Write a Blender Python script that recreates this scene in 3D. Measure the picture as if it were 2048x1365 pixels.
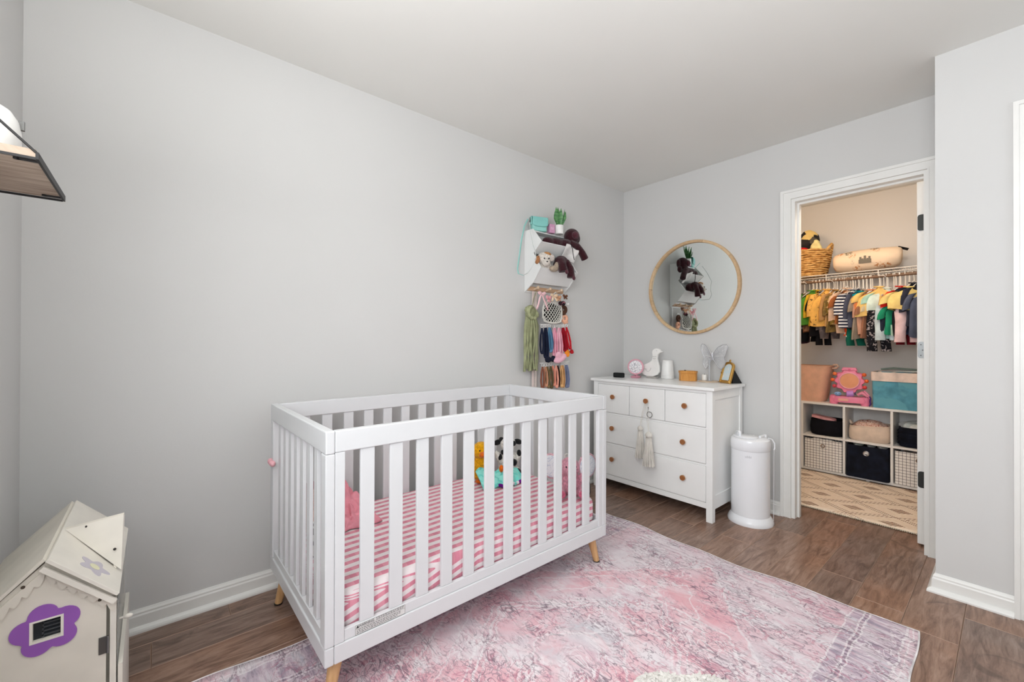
import bpy, bmesh, math, random
from mathutils import Vector, Matrix, noise
random.seed(7)
for o in list(bpy.data.objects): bpy.data.objects.remove(o)
SC = bpy.context.scene
COL = SC.collection
R = math.radians
PI = math.pi

# ------------------------------------------------------------------ camera
CAMH, FPX, SHY = 1.1291, 846.94, -2.78
YAW, PIT, ROL = R(49.749), R(0.277), R(0.191)
fw = Vector((math.cos(YAW)*math.cos(PIT), math.sin(YAW)*math.cos(PIT), math.sin(PIT)))
rt = fw.cross(Vector((0, 0, 1))).normalized(); up = rt.cross(fw)
rt, up = rt*math.cos(ROL)+up*math.sin(ROL), up*math.cos(ROL)-rt*math.sin(ROL)
cd = bpy.data.cameras.new('camera'); cam = bpy.data.objects.new('camera', cd); COL.objects.link(cam)
cd.sensor_width = 36; cd.lens = FPX/2048*36; cd.shift_y = SHY/2048; cd.clip_start = 0.02; cd.clip_end = 50
m = Matrix((rt, up, -fw)).transposed().to_4x4(); m.translation = Vector((0, 0, CAMH)); cam.matrix_world = m
SC.camera = cam

def at(px, py, axis, val):
    'real point on a known plane of the room, from the calibrated view'
    d = rt*((px-1024)/FPX) + up*((682.5+SHY-py)/FPX) + fw
    i = 'xyz'.index(axis); o = Vector((0, 0, CAMH)); t = (val-o[i])/d[i]
    return o+d*t

# ------------------------------------------------------------------ light and exposure
SC.view_settings.view_transform = 'Standard'; SC.view_settings.look = 'None'
SC.view_settings.exposure = 0.11; SC.view_settings.gamma = 1; SC.view_settings.use_curve_mapping = False
wd = bpy.data.worlds.new('world'); SC.world = wd; wd.use_nodes = True
bg = wd.node_tree.nodes['Background']; bg.inputs[0].default_value = (.80, .90, 1, 1); bg.inputs[1].default_value = 1.2
def area(name, loc, rot, sx, sy, power, col):
    l = bpy.data.lights.new(name, 'AREA'); l.shape = 'RECTANGLE'; l.size = sx; l.size_y = sy; l.energy = power; l.color = col
    o = bpy.data.objects.new(name, l); o.location = loc; o.rotation_euler = rot; COL.objects.link(o); return o
def point(name, loc, r, power, col):
    l = bpy.data.lights.new(name, 'POINT'); l.shadow_soft_size = r; l.energy = power; l.color = col
    o = bpy.data.objects.new(name, l); o.location = loc; COL.objects.link(o); return o
# daylight through the window behind the camera, and the one on the right hand wall
area('window_daylight', (-.46, .20, 1.50), (0, R(-90), 0), 1.2, 1.5, 44, (.985, .99, 1))
area('side_window_daylight', (1.25, -1.42, 1.50), (R(90), 0, 0), 1.6, 1.2, 2.5, (1, .99, .975))
point('ceiling_fill_light', (1.25, .10, 2.20), .12, 5, (1, .995, .98))  # added fill overhead to even out the room light
area('fill_uplight', (-.225, .62, 1.80), (R(180), 0, 0), .12, .12, 19, (1, .995, .98))  # added uplight that brightens the ceiling and window wall
point('closet_fill_light', (3.40, .45, 2.17), .06, 10, (1, .88, .76))  # added neutral fill to brighten the closet
point('closet_warm_lamp_light', (3.40, 1.25, 2.17), .05, 8, (1, .66, .38))

# ------------------------------------------------------------------ materials
def srgb(c):
    return tuple(((x/255)/12.92 if x/255 <= .04045 else ((x/255+.055)/1.055)**2.4) for x in c)+(1,)
class NT:
    'small helper for building node materials'
    def __init__(s, name, rough=.5, metal=0, spec=.5, **kw):
        s.m = bpy.data.materials.new(name); s.m.use_nodes = True; s.t = s.m.node_tree
        s.b = s.t.nodes['Principled BSDF']; s.b.inputs['Roughness'].default_value = rough
        s.b.inputs['Metallic'].default_value = metal; s.b.inputs['Specular IOR Level'].default_value = spec
        for k, v in kw.items(): s.b.inputs[k].default_value = v
    def n(s, t, **kw):
        a = s.t.nodes.new(t)
        for k, v in kw.items(): setattr(a, k, v)
        return a
    def put(s, node, i, v):
        if v is None: return
        if isinstance(v, bpy.types.NodeSocket): s.t.links.new(v, node.inputs[i])
        else: node.inputs[i].default_value = v
    def math(s, op, a, b=None, c=None):
        n = s.n('ShaderNodeMath', operation=op)
        for i, v in enumerate((a, b, c)): s.put(n, i, v)
        return n.outputs[0]
    def sstep(s, x, a, b):
        n = s.n('ShaderNodeMapRange', interpolation_type='SMOOTHSTEP'); s.put(n, 0, x); s.put(n, 1, a); s.put(n, 2, b); return n.outputs[0]
    def coord(s, which='Object', scale=None, loc=None, rot=None):
        c = s.n('ShaderNodeTexCoord').outputs[which]
        if scale or loc or rot:
            mp = s.n('ShaderNodeMapping'); s.put(mp, 0, c)
            if loc: mp.inputs[1].default_value = loc
            if rot: mp.inputs[2].default_value = rot
            if scale: mp.inputs[3].default_value = scale
            c = mp.outputs[0]
        return c
    def noise(s, vec, scale=5, detail=3, rough=.5, dist=0):
        n = s.n('ShaderNodeTexNoise'); s.put(n, 'Vector', vec); n.inputs['Scale'].default_value = scale
        n.inputs['Detail'].default_value = detail; n.inputs['Roughness'].default_value = rough; n.inputs['Distortion'].default_value = dist
        return n.outputs[0]
    def vor(s, vec, scale=5, feature='F1', rnd=1, out=0):
        n = s.n('ShaderNodeTexVoronoi', feature=feature); s.put(n, 'Vector', vec); n.inputs['Scale'].default_value = scale
        n.inputs['Randomness'].default_value = rnd; return n.outputs[out]
    def ramp(s, f, stops, interp='LINEAR'):
        n = s.n('ShaderNodeValToRGB'); s.put(n, 0, f); e = n.color_ramp.elements; n.color_ramp.interpolation = interp
        while len(e) < len(stops): e.new(.5)
        for i, (p, c) in enumerate(stops): e[i].position = p; e[i].color = srgb(c)
        return n.outputs[0]
    def mix(s, f, a, b, mode='MIX'):
        n = s.n('ShaderNodeMix', data_type='RGBA', blend_type=mode); s.put(n, 0, f)
        s.put(n, 6, srgb(a) if isinstance(a, tuple) and len(a) == 3 else a); s.put(n, 7, srgb(b) if isinstance(b, tuple) and len(b) == 3 else b)
        return n.outputs[2]
    def xyz(s, vec):
        n = s.n('ShaderNodeSeparateXYZ'); s.put(n, 0, vec); return n.outputs
    def comb(s, x, y, z):
        n = s.n('ShaderNodeCombineXYZ'); s.put(n, 0, x); s.put(n, 1, y); s.put(n, 2, z); return n.outputs[0]
    def rand(s): return s.n('ShaderNodeObjectInfo').outputs['Random']
    def color(s, c): s.put(s.b, 'Base Color', srgb(c) if isinstance(c, tuple) and len(c) == 3 else c); return s
    def bump(s, h, dist=.002, strength=.5):
        n = s.n('ShaderNodeBump'); s.put(n, 'Height', h); n.inputs['Distance'].default_value = dist; n.inputs['Strength'].default_value = strength
        s.t.links.new(n.outputs[0], s.b.inputs['Normal']); return s
_cache = {}
def paint(c, rough=.45, metal=0, spec=.5, var=.03, sc=9, name=None, **kw):
    'plain coloured surface with faint procedural variation'
    k = ('p', c, rough, metal, spec, var, sc, tuple(kw.items()))
    if k not in _cache:
        t = NT(name or 'paint_%d_%d_%d' % c, rough, metal, spec, **kw)
        f = t.noise(t.coord(), sc, 3)
        lo = tuple(max(0, x*(1-var)) for x in c); hi = tuple(min(255, x*(1+var)) for x in c)
        t.color(t.ramp(f, [(.3, lo), (.7, hi)])); _cache[k] = t.m
    return _cache[k]
def cloth(c, var=.1, sc=60, rough=.95, name=None, c2=None, psc=8, th=.5):
    'fabric with a woven bump; c2 adds soft printed patches'
    k = ('c', c, var, sc, rough, c2, psc, th)
    if k not in _cache:
        t = NT(name or 'cloth_%d_%d_%d' % c, rough, spec=.2); v = t.coord()
        f = t.noise(v, 14, 4)
        lo = tuple(max(0, x*(1-var)) for x in c); hi = tuple(min(255, x*(1+var)) for x in c)
        col = t.ramp(f, [(.3, lo), (.7, hi)])
        if c2: col = t.mix(t.sstep(t.noise(v, psc, 2, dist=.6), th-.03, th+.03), col, c2)
        t.color(col); t.bump(t.noise(v, sc*6, 2), .001, .4); _cache[k] = t.m
    return _cache[k]
def plush(c, name=None, c2=None, sc=14, th=.55):
    k = ('f', c, c2, sc)
    if k not in _cache:
        t = NT(name or 'plush_%d_%d_%d' % c, .95, spec=.1); v = t.coord()
        t.b.inputs['Sheen Weight'].default_value = .25
        f = t.noise(v, 90, 4, .7)
        col = t.ramp(f, [(.3, tuple(x*.78 for x in c)), (.7, tuple(min(255, x*1.08) for x in c))])
        if c2: col = t.mix(t.sstep(t.noise(v, sc, 1), th-.02, th+.02), col, c2)
        t.color(col); t.bump(f, .006, .9); _cache[k] = t.m
    return _cache[k]
def wood(a, b, sc=(1, 14, 14), rough=.5, name='wood', n=6):
    k = ('w', a, b, sc, rough, n)
    if k not in _cache:
        t = NT(name, rough); v = t.coord(scale=sc); f = t.noise(v, n, 5, .6, .6)
        t.color(t.ramp(f, [(.3, a), (.7, b)])); t.bump(f, .0006, .3); _cache[k] = t.m
    return _cache[k]

# ------------------------------------------------------------------ geometry
class G:
    def __init__(s): s.v = []; s.f = []
    def add(s, vs, fs):
        o = len(s.v); s.v += [tuple(v) for v in vs]; s.f += [tuple(i+o for i in f) for f in fs]; return s
    def box(s, x0, x1, y0, y1, z0, z1, mat=None):
        vs = [Vector((x, y, z)) for z in (z0, z1) for y in (y0, y1) for x in (x0, x1)]
        if mat: vs = [mat@v for v in vs]
        return s.add(vs, [(0, 2, 3, 1), (4, 5, 7, 6), (0, 1, 5, 4), (2, 6, 7, 3), (0, 4, 6, 2), (1, 3, 7, 5)])
    def loft(s, rings, cap0=True, cap1=True, closed=True, loop=False):
        n = len(rings[0]); o = len(s.v)
        for r in rings: s.v += [tuple(p) for p in r]
        k = len(rings)
        for i in range(k if loop else k-1):
            a = o+i*n; b = o+((i+1) % k)*n
            for j in range(n if closed else n-1):
                j2 = (j+1) % n; s.f.append((a+j, a+j2, b+j2, b+j))
        if not loop and closed:
            if cap0: s.f.append(tuple(o+j for j in range(n))[::-1])
            if cap1: s.f.append(tuple(o+(k-1)*n+j for j in range(n)))
        return s
    def cyl(s, p0, p1, r0, r1=None, seg=16):
        return s.tube([p0, p1], [r0, r0 if r1 is None else r1], seg)
    def tube(s, pts, r, seg=8, loop=False, flat=1.0):
        pts = [Vector(p) for p in pts]; n = len(pts)
        rs = r if isinstance(r, (list, tuple)) else [r]*n
        rings = []; nrm = None
        for i, p in enumerate(pts):
            a = pts[i-1] if (i > 0 or loop) else p; b = pts[(i+1) % n] if (i < n-1 or loop) else p
            t = (b-a).normalized() if (b-a).length > 1e-9 else Vector((0, 0, 1))
            if nrm is None:
                h = Vector((0, 0, 1)) if abs(t.z) < .9 else Vector((1, 0, 0)); nrm = (h-t*h.dot(t)).normalized()
            else:
                q = nrm-t*nrm.dot(t); nrm = q.normalized() if q.length > 1e-6 else nrm
            bn = t.cross(nrm)
            rings.append([p+nrm*math.cos(2*PI*j/seg)*rs[i]*flat+bn*math.sin(2*PI*j/seg)*rs[i] for j in range(seg)])
        return s.loft(rings, loop=loop)
    def lathe(s, prof, c=(0, 0, 0), seg=32, sx=1, sy=1, rib=0, ribn=0):
        rings = []
        for r, z in prof:
            rings.append([(c[0]+r*sx*math.cos(2*PI*j/seg)*(1+rib*math.cos(ribn*2*PI*j/seg)), c[1]+r*sy*math.sin(2*PI*j/seg)*(1+rib*math.cos(ribn*2*PI*j/seg)), c[2]+z) for j in range(seg)])
        return s.loft(rings)
    def ell(s, c, r, rot=None, nu=16, nv=10, lump=0, lsc=20, seed=0):
        c = Vector(c); rr = r if isinstance(r, (tuple, list)) else (r, r, r); vs = []; fs = []
        M = rot.to_matrix() if isinstance(rot, __import__('mathutils').Euler) else rot
        def pt(x, y, z):
            p = Vector((x*rr[0], y*rr[1], z*rr[2]))
            if M is not None: p = M@p
            if lump: p *= 1+lump*noise.noise((p+c)*lsc+Vector((seed, 0, 0)))
            return c+p
        vs.append(pt(0, 0, 1))
        for i in range(1, nv):
            th = PI*i/nv
            for j in range(nu): vs.append(pt(math.sin(th)*math.cos(2*PI*j/nu), math.sin(th)*math.sin(2*PI*j/nu), math.cos(th)))
        vs.append(pt(0, 0, -1)); L = len(vs)-1
        for j in range(nu): fs.append((0, 1+j, 1+(j+1) % nu)); fs.append((L, 1+(nv-2)*nu+(j+1) % nu, 1+(nv-2)*nu+j))
        for i in range(nv-2):
            for j in range(nu):
                a = 1+i*nu; b = a+nu; fs.append((a+j, b+j, b+(j+1) % nu, a+(j+1) % nu))
        return s.add(vs, fs)
    def prism(s, poly, axis, lo, hi):
        def P(a, b, d): return {'x': (d, a, b), 'y': (a, d, b), 'z': (a, b, d)}[axis]
        return s.loft([[P(a, b, lo) for a, b in poly], [P(a, b, hi) for a, b in poly]])
    def torus(s, c, R1, r, axis='y', seg=32, k=8, a0=0, a1=2*PI):
        full = abs(a1-a0-2*PI) < 1e-6; n = seg if full else seg+1; pts = []
        for i in range(n):
            a = a0+(a1-a0)*i/seg; x, y = R1*math.cos(a), R1*math.sin(a)
            pts.append({'x': (c[0], c[1]+x, c[2]+y), 'y': (c[0]+x, c[1], c[2]+y), 'z': (c[0]+x, c[1]+y, c[2])}[axis])
        return s.tube(pts, r, k, loop=full)
    def sheet(s, fn, nu, nv):
        o = len(s.v)
        for i in range(nu+1):
            for j in range(nv+1): s.v.append(tuple(fn(i/nu, j/nv)))
        for i in range(nu):
            for j in range(nv):
                a = o+i*(nv+1)+j; s.f.append((a, a+1, a+nv+2, a+nv+1))
        return s
    def xf(s, M):
        s.v = [tuple(M@Vector(v)) for v in s.v]; return s
def rrect(w, d, r, z=0, n=5, cx=0, cy=0):
    out = []
    for (sx, sy, a0) in ((1, 1, 0), (-1, 1, PI/2), (-1, -1, PI), (1, -1, 3*PI/2)):
        for i in range(n+1):
            a = a0+PI/2*i/n; out.append((cx+sx*(w/2-r)+r*math.cos(a), cy+sy*(d/2-r)+r*math.sin(a), z))
    return out
def mesh(name, g, mat, smooth=True, solid=0, bevel=0, sub=0, remesh=0, auto=35, sheet=False):
    me = bpy.data.meshes.new(name); me.from_pydata([tuple(v) for v in g.v], [], g.f)
    bm = bmesh.new(); bm.from_mesh(me)
    if not sheet: bmesh.ops.recalc_face_normals(bm, faces=bm.faces)
    bm.to_mesh(me); bm.free()
    for q in (mat if isinstance(mat, (list, tuple)) else [mat]): me.materials.append(q)
    if smooth:
        for p in me.polygons: p.use_smooth = True
        if not remesh and not sub: me.set_sharp_from_angle(angle=R(auto))
    return me
def finish(o, solid=0, bevel=0, sub=0, remesh=0, seg=2):
    if solid: md = o.modifiers.new('solid', 'SOLIDIFY'); md.thickness = solid; md.offset = 0
    if remesh: md = o.modifiers.new('remesh', 'REMESH'); md.mode = 'VOXEL'; md.voxel_size = remesh; md.use_smooth_shade = True; md = o.modifiers.new('sm', 'SMOOTH'); md.iterations = 3
    if sub: md = o.modifiers.new('sub', 'SUBSURF'); md.levels = sub; md.render_levels = sub
    if bevel: md = o.modifiers.new('bevel', 'BEVEL'); md.width = bevel; md.segments = seg; md.limit_method = 'ANGLE'; md.angle_limit = R(40)
    return o
def link(name, me, parent=None, loc=None, rot=None, **kw):
    o = bpy.data.objects.new(name, me); COL.objects.link(o)
    if parent: o.parent = parent
    if loc: o.location = loc
    if rot: o.rotation_euler = rot
    for k, v in kw.items():
        if v: o[k] = v
    return o
def part(name, g, mat, parent, smooth=True, loc=None, rot=None, label=None, kind=None, **kw):
    md = {k: kw[k] for k in ('solid', 'bevel', 'sub', 'remesh', 'seg') if k in kw}
    me = mesh(name, g, mat, smooth, remesh=kw.get('remesh', 0), sub=kw.get('sub', 0), auto=kw.get('auto', 35), sheet=kw.get('sheet', False))
    return finish(link(name, me, parent, loc, rot, label=label, kind=kind), **md)
def thing(name, label, cat, loc=(0, 0, 0), rz=0, group=None, rot=None):
    return link(name, None, None, loc, rot or (0, 0, rz), label=label, category=cat, group=group)
def solo(name, label, cat, g, mat, loc=(0, 0, 0), rz=0, group=None, smooth=True, rot=None, kind=None, **kw):
    o = part(name, g, mat, None, smooth, loc, rot or (0, 0, rz), label, kind, **kw); o['category'] = cat
    if group: o['group'] = group
    return o
def struct(name, g, mat, smooth=False, **kw):
    o = part(name, g, mat, None, smooth, kind='structure', **kw); return o
def text(name, s, size, mat, parent, M, depth=.0004, align='CENTER'):
    c = bpy.data.curves.new(name, 'FONT'); c.body = s; c.size = size; c.extrude = depth; c.align_x = align; c.align_y = 'CENTER'
    t = bpy.data.objects.new(name, c); COL.objects.link(t)
    me = bpy.data.meshes.new_from_object(t.evaluated_get(bpy.context.evaluated_depsgraph_get()))
    bpy.data.objects.remove(t); me.materials.clear(); me.materials.append(mat)
    o = link(name, me, parent); o.matrix_local = M; return o
WHITE = paint((232, 232, 230), .35, var=.01, name='white_gloss_paint')
TRIM = paint((236, 236, 233), .4, var=.008, name='trim_paint')
BLACK = paint((22, 22, 24), .45, name='black_plastic')
SILVER = paint((185, 185, 188), .3, metal=1, name='brushed_metal')
# ================================================================== the room
H = 2.44; WX = -.348; WY = 2.198; BX = 3.14; JX = 2.72; JY = .2265; RY = -1.30; CX = 4.79; TH = .115
def wallmat(name, c):
    t = NT(name, .9, spec=.15); v = t.coord(); f = t.noise(v, 1.3, 2)
    t.color(t.ramp(f, [(.3, tuple(x*.99 for x in c)), (.7, tuple(min(255, x*1.008) for x in c))]))
    t.bump(t.noise(v, 180, 3), .0006, .25); return t.m
WALL = wallmat('wall_paint_grey', (213, 213, 212)); CEIL = wallmat('ceiling_paint', (236, 236, 232)); CWALL = wallmat('closet_wall_paint', (222, 220, 218))
struct('wall_left', G().box(WX-.1, BX+TH, WY, WY+.1, 0, H), WALL)
# window wall behind the camera, with its opening
def wall_with_hole(name, axis, a, b, u0, u1, h0, h1, k0, k1, mat):
    g = G()
    for (s0, s1, z0, z1) in ((u0, h0, 0, H), (h1, u1, 0, H), (h0, h1, 0, k0), (h0, h1, k1, H)):
        if s1-s0 < 1e-4 or z1-z0 < 1e-4: continue
        if axis == 'x': g.box(a, b, s0, s1, z0, z1)
        else: g.box(s0, s1, a, b, z0, z1)
    return struct(name, g, mat)
wall_with_hole('wall_front', 'x', WX-.1, WX, RY, WY, -.55, .95, .92, 2.12, WALL)
wall_with_hole('wall_right', 'y', RY-.1, RY, WX-.1, JX, .45, 2.05, .92, 2.12, WALL)
wall_with_hole('wall_back', 'x', BX, BX+TH, JY, WY, .2899, .9201, 0, 2.0551, WALL)
struct('wall_corner', G().box(JX, BX+TH, RY-.1, JY, 0, H), WALL)
struct('ceiling', G().box(WX-.1, BX, RY-.1, WY+.1, H, H+.06).box(BX, CX+.1, -.65, WY+.1, H, H+.06), CEIL)
struct('wall_closet_back', G().box(CX, CX+.1, -.55, 1.85, 0, H), CWALL)
struct('wall_closet_left', G().box(BX+TH, CX, 1.75, 1.85, 0, H), CWALL)
struct('wall_closet_right', G().box(BX+TH, CX, -.55, -.45, 0, H), CWALL)
for i, (ax, c, u0, u1) in enumerate((('x', WX-.05, -.55, .95), ('y', RY-.05, .45, 2.05))):
    w = link('window_%d' % (i+1), None); w['kind'] = 'structure'
    f = G(); s = G()
    for (a0, a1, z0, z1) in ((u0, u1, .92, .97), (u0, u1, 2.07, 2.12), (u0, u0+.05, .97, 2.07), (u1-.05, u1, .97, 2.07), (u0+.05, u1-.05, 1.505, 1.535)):
        if ax == 'x': f.box(c-.02, c+.02, a0, a1, z0, z1)
        else: f.box(a0, a1, c-.02, c+.02, z0, z1)
    part('window_frame', f, TRIM, w, False)
    if ax == 'x': s.box(WX-.02, WX+.03, u0-.04, u1+.04, .895, .92)
    else: s.box(u0-.04, u1+.04, RY-.02, RY+.03, .895, .92)
    part('window_sill', s, TRIM, w, False)

# ---- floor: individually laid planks
def plankmat():
    t = NT('laminate_plank_wood', .32, spec=.45)
    r = t.rand(); v = t.coord(); o = t.comb(t.math('MULTIPLY', r, 37), t.math('MULTIPLY', r, 91), 0)
    n = t.n('ShaderNodeVectorMath', operation='ADD'); t.put(n, 0, v); t.put(n, 1, o)
    st = t.n('ShaderNodeMapping'); t.put(st, 0, n.outputs[0]); st.inputs[3].default_value = (1.4, 9, 1)
    st2 = t.n('ShaderNodeMapping'); t.put(st2, 0, n.outputs[0]); st2.inputs[3].default_value = (2.2, 26, 1)
    big = t.noise(n.outputs[0], 2.6, 3, .5, .4); grain = t.noise(st.outputs[0], 3, 6, .65, 1.6); fine = t.noise(st2.outputs[0], 8, 5, .7, .5)
    c = t.ramp(grain, [(.28, (92, 68, 56)), (.45, (134, 106, 91)), (.6, (158, 130, 114)), (.8, (176, 152, 138))])
    c = t.mix(t.sstep(big, .42, .72), c, t.ramp(grain, [(.3, (118, 86, 68)), (.7, (172, 134, 112))]))
    c = t.mix(t.math('MULTIPLY', t.sstep(t.noise(n.outputs[0], 5.5, 4, .6, 1.2), .58, .72), .55), c, (84, 62, 52))
    c = t.mix(t.math('MULTIPLY', t.sstep(fine, .45, .7), .22), c, (80, 60, 50))
    h = t.n('ShaderNodeHueSaturation'); t.put(h, 'Color', c); t.put(h, 'Value', t.math('MULTIPLY_ADD', r, .34, .80)); t.put(h, 'Saturation', t.math('MULTIPLY_ADD', r, .3, .85))
    t.color(h.outputs[0]); t.bump(fine, .0006, .35)
    t.put(t.b, 'Roughness', t.math('MULTIPLY_ADD', fine, .2, .24)); return t.m
PLANK = plankmat()
floor = struct('floor', G().box(WX-.1, CX+.1, RY-.1, WY+.1, -.08, -.009), paint((150, 118, 98), .7, name='plank_joint'))
PW = .1625; y = .13-PW*9
plank_meshes = {}; JOINT = paint((168, 140, 122), .6, name='plank_bevel')
def plank_mesh(L, W):
    k = (round(L, 2), round(W, 3))
    if k not in plank_meshes:
        e = .0016; g = G(); L2, W2 = L/2-.0006, W/2-.0006
        lo = [(-L2, -W2, -.009), (L2, -W2, -.009), (L2, W2, -.009), (-L2, W2, -.009)]
        g.loft([lo, [(a, b, -e) for a, b, _ in lo], [(a-math.copysign(e, a), b-math.copysign(e, b), 0) for a, b, _ in lo]])
        plank_meshes[k] = mesh('plank', g, [PLANK, JOINT], False)
        for p in plank_meshes[k].polygons:
            if abs(p.normal.z) < .95: p.material_index = 1
    return plank_meshes[k]
while y < WY:
    y0, y1 = max(y, RY), min(y+PW, WY)
    if y1-y0 > .01:
        x = WX-random.choice([.1, .35, .6, .85])
        while x < CX:
            L = random.choice([1.2, 1.2, .9])
            a, b = max(x, WX), min(x+L, CX if (y0 > -.45 and y1 < 1.8) else BX+.1)
            if b-a > .03:
                a, b = round(a, 2), round(b, 2)
                link('plank', plank_mesh(b-a, y1-y0), floor, ((a+b)/2, (y0+y1)/2, 0))
            x += L
    y += PW

# ---- skirting: profile runs with a shoe moulding
def board(name, p0, p1, nrm, parent=None, ext0=0, ext1=0):
    'p0->p1 along the wall foot, nrm points into the room'
    p0, p1, n = Vector(p0+(0,)), Vector(p1+(0,)), Vector(nrm+(0,)); t = (p1-p0).normalized()
    def prof(pl, e0, e1):
        return G().loft([[p0-t*(e0*d)+n*d+Vector((0, 0, z)) for d, z in pl], [p1+t*(e1*d)+n*d+Vector((0, 0, z)) for d, z in pl]])
    o = part(name, prof([(0, 0), (.012, 0), (.012, .060), (.009, .066), (.009, .072), (.005, .079), (.003, .084), (0, .084)], ext0, ext1), TRIM, parent, False, kind='structure')
    part('shoe_moulding', prof([(.012, 0), (.028, 0), (.028, .007), (.025, .014), (.019, .02), (.012, .022)], ext0, ext1), TRIM, o, False)
    return o
board('baseboard_left', (WX, WY), (BX, WY), (0, -1))
board('baseboard_back', (BX, WY), (BX, .979), (-1, 0))
board('baseboard_corner', (JX, JY), (JX, -.004), (-1, 0), ext0=1)
board('baseboard_jog', (BX-.02, JY), (JX, JY), (0, 1), ext1=1)
board('baseboard_front', (WX, WY), (WX, RY), (1, 0))
board('baseboard_right', (WX, RY), (JX, RY), (0, 1))
board('baseboard_closet', (CX, 1.75), (CX, -.45), (-1, 0))

# ---- closet doorway: casing, jamb, stop and the open slab
CZ = 2.055
d1 = link('door_1', None); d1['kind'] = 'structure'
def casing(g, y0, y1, z1, x=BX, side=1):
    'flat casing with a raised back band, around an opening y0..y1 (y1 is the left side)'
    w = .058
    for (a, b, c, d) in ((y1, y1+w, 0, z1+w), (y0-w, y0, 0, z1+w), (y0, y1, z1, z1+w)): g.box(x-.012, x, a, b, c, d)
    for (a, b, c, d) in ((y1+w-.016, y1+w, 0, z1+w), (y0-w, y0-w+.016, 0, z1+w), (y0-w+.016, y1+w-.016, z1+w-.016, z1+w)): g.box(x-.019, x-.0121, a, b, c, d)
    for (a, b, c, d) in ((y1, y1+.008, 0, z1+.008), (y0-.008, y0, 0, z1+.008), (y0, y1, z1, z1+.008)): g.box(x-.015, x-.0121, a, b, c, d)
    return g
part('casing', casing(G(), .290, .920, CZ), TRIM, d1, False)
g = G(); g.box(BX-.001, BX+TH+.001, .900, .9199, 0, CZ-.0001).box(BX-.001, BX+TH+.001, .2901, .305, 0, CZ-.0001).box(BX-.001, BX+TH+.001, .305, .900, CZ-.02, CZ-.0001)
part('door_jamb', g, TRIM, d1, False)
g = G(); g.box(BX+.045, BX+.078, .888, .900, 0, CZ-.02).box(BX+.045, BX+.078, .305, .3085, 0, CZ-.02).box(BX+.045, BX+.078, .3085, .888, CZ-.032, CZ-.02)
part('door_stop', g, TRIM, d1, False)
sl = part('door_slab', G().box(BX+TH+.004, BX+TH+.60, .309, .344, .012, 2.03), TRIM, d1, False, bevel=.002)
HM = paint((52, 54, 52), .45, metal=.6, name='dark_hinge_metal'); HM2 = paint((120, 122, 122), .35, metal=.9, name='worn_hinge_metal')
for zc, hm, lb in ((1.80, HM, None), (1.09, HM2, 'worn grey hinge leaf'), (.37, HM, None)):
    g = G(); X = BX+TH+.004; r = .012
    pl = [(.3125, zc-.045), (.341-r, zc-.045)]+[(.341-r+r*math.sin(a), zc-.045+r-r*math.cos(a)) for a in (R(30), R(60), R(90))]
    pl += [(.341-r+r*math.cos(a), zc+.045-r+r*math.sin(a)) for a in (0, R(30), R(60), R(90))]+[(.3125, zc+.045)]
    g.prism(pl, 'x', X-.003, X+.001)
    h = part('hinge', g, hm, sl, False, label=lb)
    part('knuckle', G().cyl((X-.006, .307, zc-.045), (X-.006, .307, zc+.045), .004, seg=10), hm, d1)
    for dz in (-.03, 0, .03): part('hinge_screw', G().cyl((X-.0045, .324+(.004 if dz else -.003), zc+dz), (X-.0029, .324+(.004 if dz else -.003), zc+dz), .003, seg=10), BLACK, d1)

# ---- second door at the right edge of the view
d2 = link('door_2', None); d2['kind'] = 'structure'
part('casing', casing(G(), -.79, -.062, 2.067, JX), TRIM, d2, False)
part('door_jamb', G().box(JX-.006, JX, -.076, -.062, 0, 2.06).box(JX-.006, JX, -.79, -.776, 0, 2.06).box(JX-.006, JX, -.776, -.076, 2.05, 2.06), TRIM, d2, False)
d2s = part('door_slab', G().box(JX-.005, JX-.001, -.774, -.078, .01, 2.048), TRIM, d2, False)
part('door_handle', G().cyl((JX-.005, -.70, 1.0), (JX-.05, -.70, 1.0), .012, seg=12).ell((JX-.06, -.70, 1.0), (.02, .028, .028)), SILVER, d2s)

# ---- lamps outside the view: added ceiling and floor fill, closet pendants
cl = thing('ceiling_fill_lamp', 'added unseen fill lamp, round flush ceiling type with frosted glass bowl', 'lamp', (1.25, .10, H))

part('lamp_base', G().lathe([(0, 0), (.14, 0), (.14, -.02), (0, -.02)], seg=32), SILVER, cl)
bulb = NT('lamp_glass', .5); bulb.color((245, 240, 230)); bulb.b.inputs['Emission Color'].default_value = (1, .95, .88, 1); bulb.b.inputs['Emission Strength'].default_value = 3
part('lamp_shade', G().lathe([(0, -.095), (.05, -.09), (.09, -.07), (.115, -.045), (.12, -.021), (0, -.021)], seg=32), bulb.m, cl)
fl_ = thing('fill_uplighter', 'added unseen fill lamp, slim black floor uplighter with a metal bowl', 'lamp', (-.225, .62, 0))
part('base', G().lathe([(0, 0), (.085, 0), (.085, .012), (.02, .02), (0, .02)], seg=32), BLACK, fl_)
part('pole', G().cyl((0, 0, .02), (0, 0, 1.70), .011, seg=12), BLACK, fl_)
part('lamp_bowl', G().lathe([(0, 1.70), (.04, 1.705), (.09, 1.785), (.087, 1.785), (.038, 1.712), (0, 1.708)], seg=32), SILVER, fl_)
bulb2 = NT('warm_lamp_glass', .5); bulb2.color((250, 225, 190)); bulb2.b.inputs['Emission Color'].default_value = (1, .78, .52, 1); bulb2.b.inputs['Emission Strength'].default_value = 3
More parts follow.
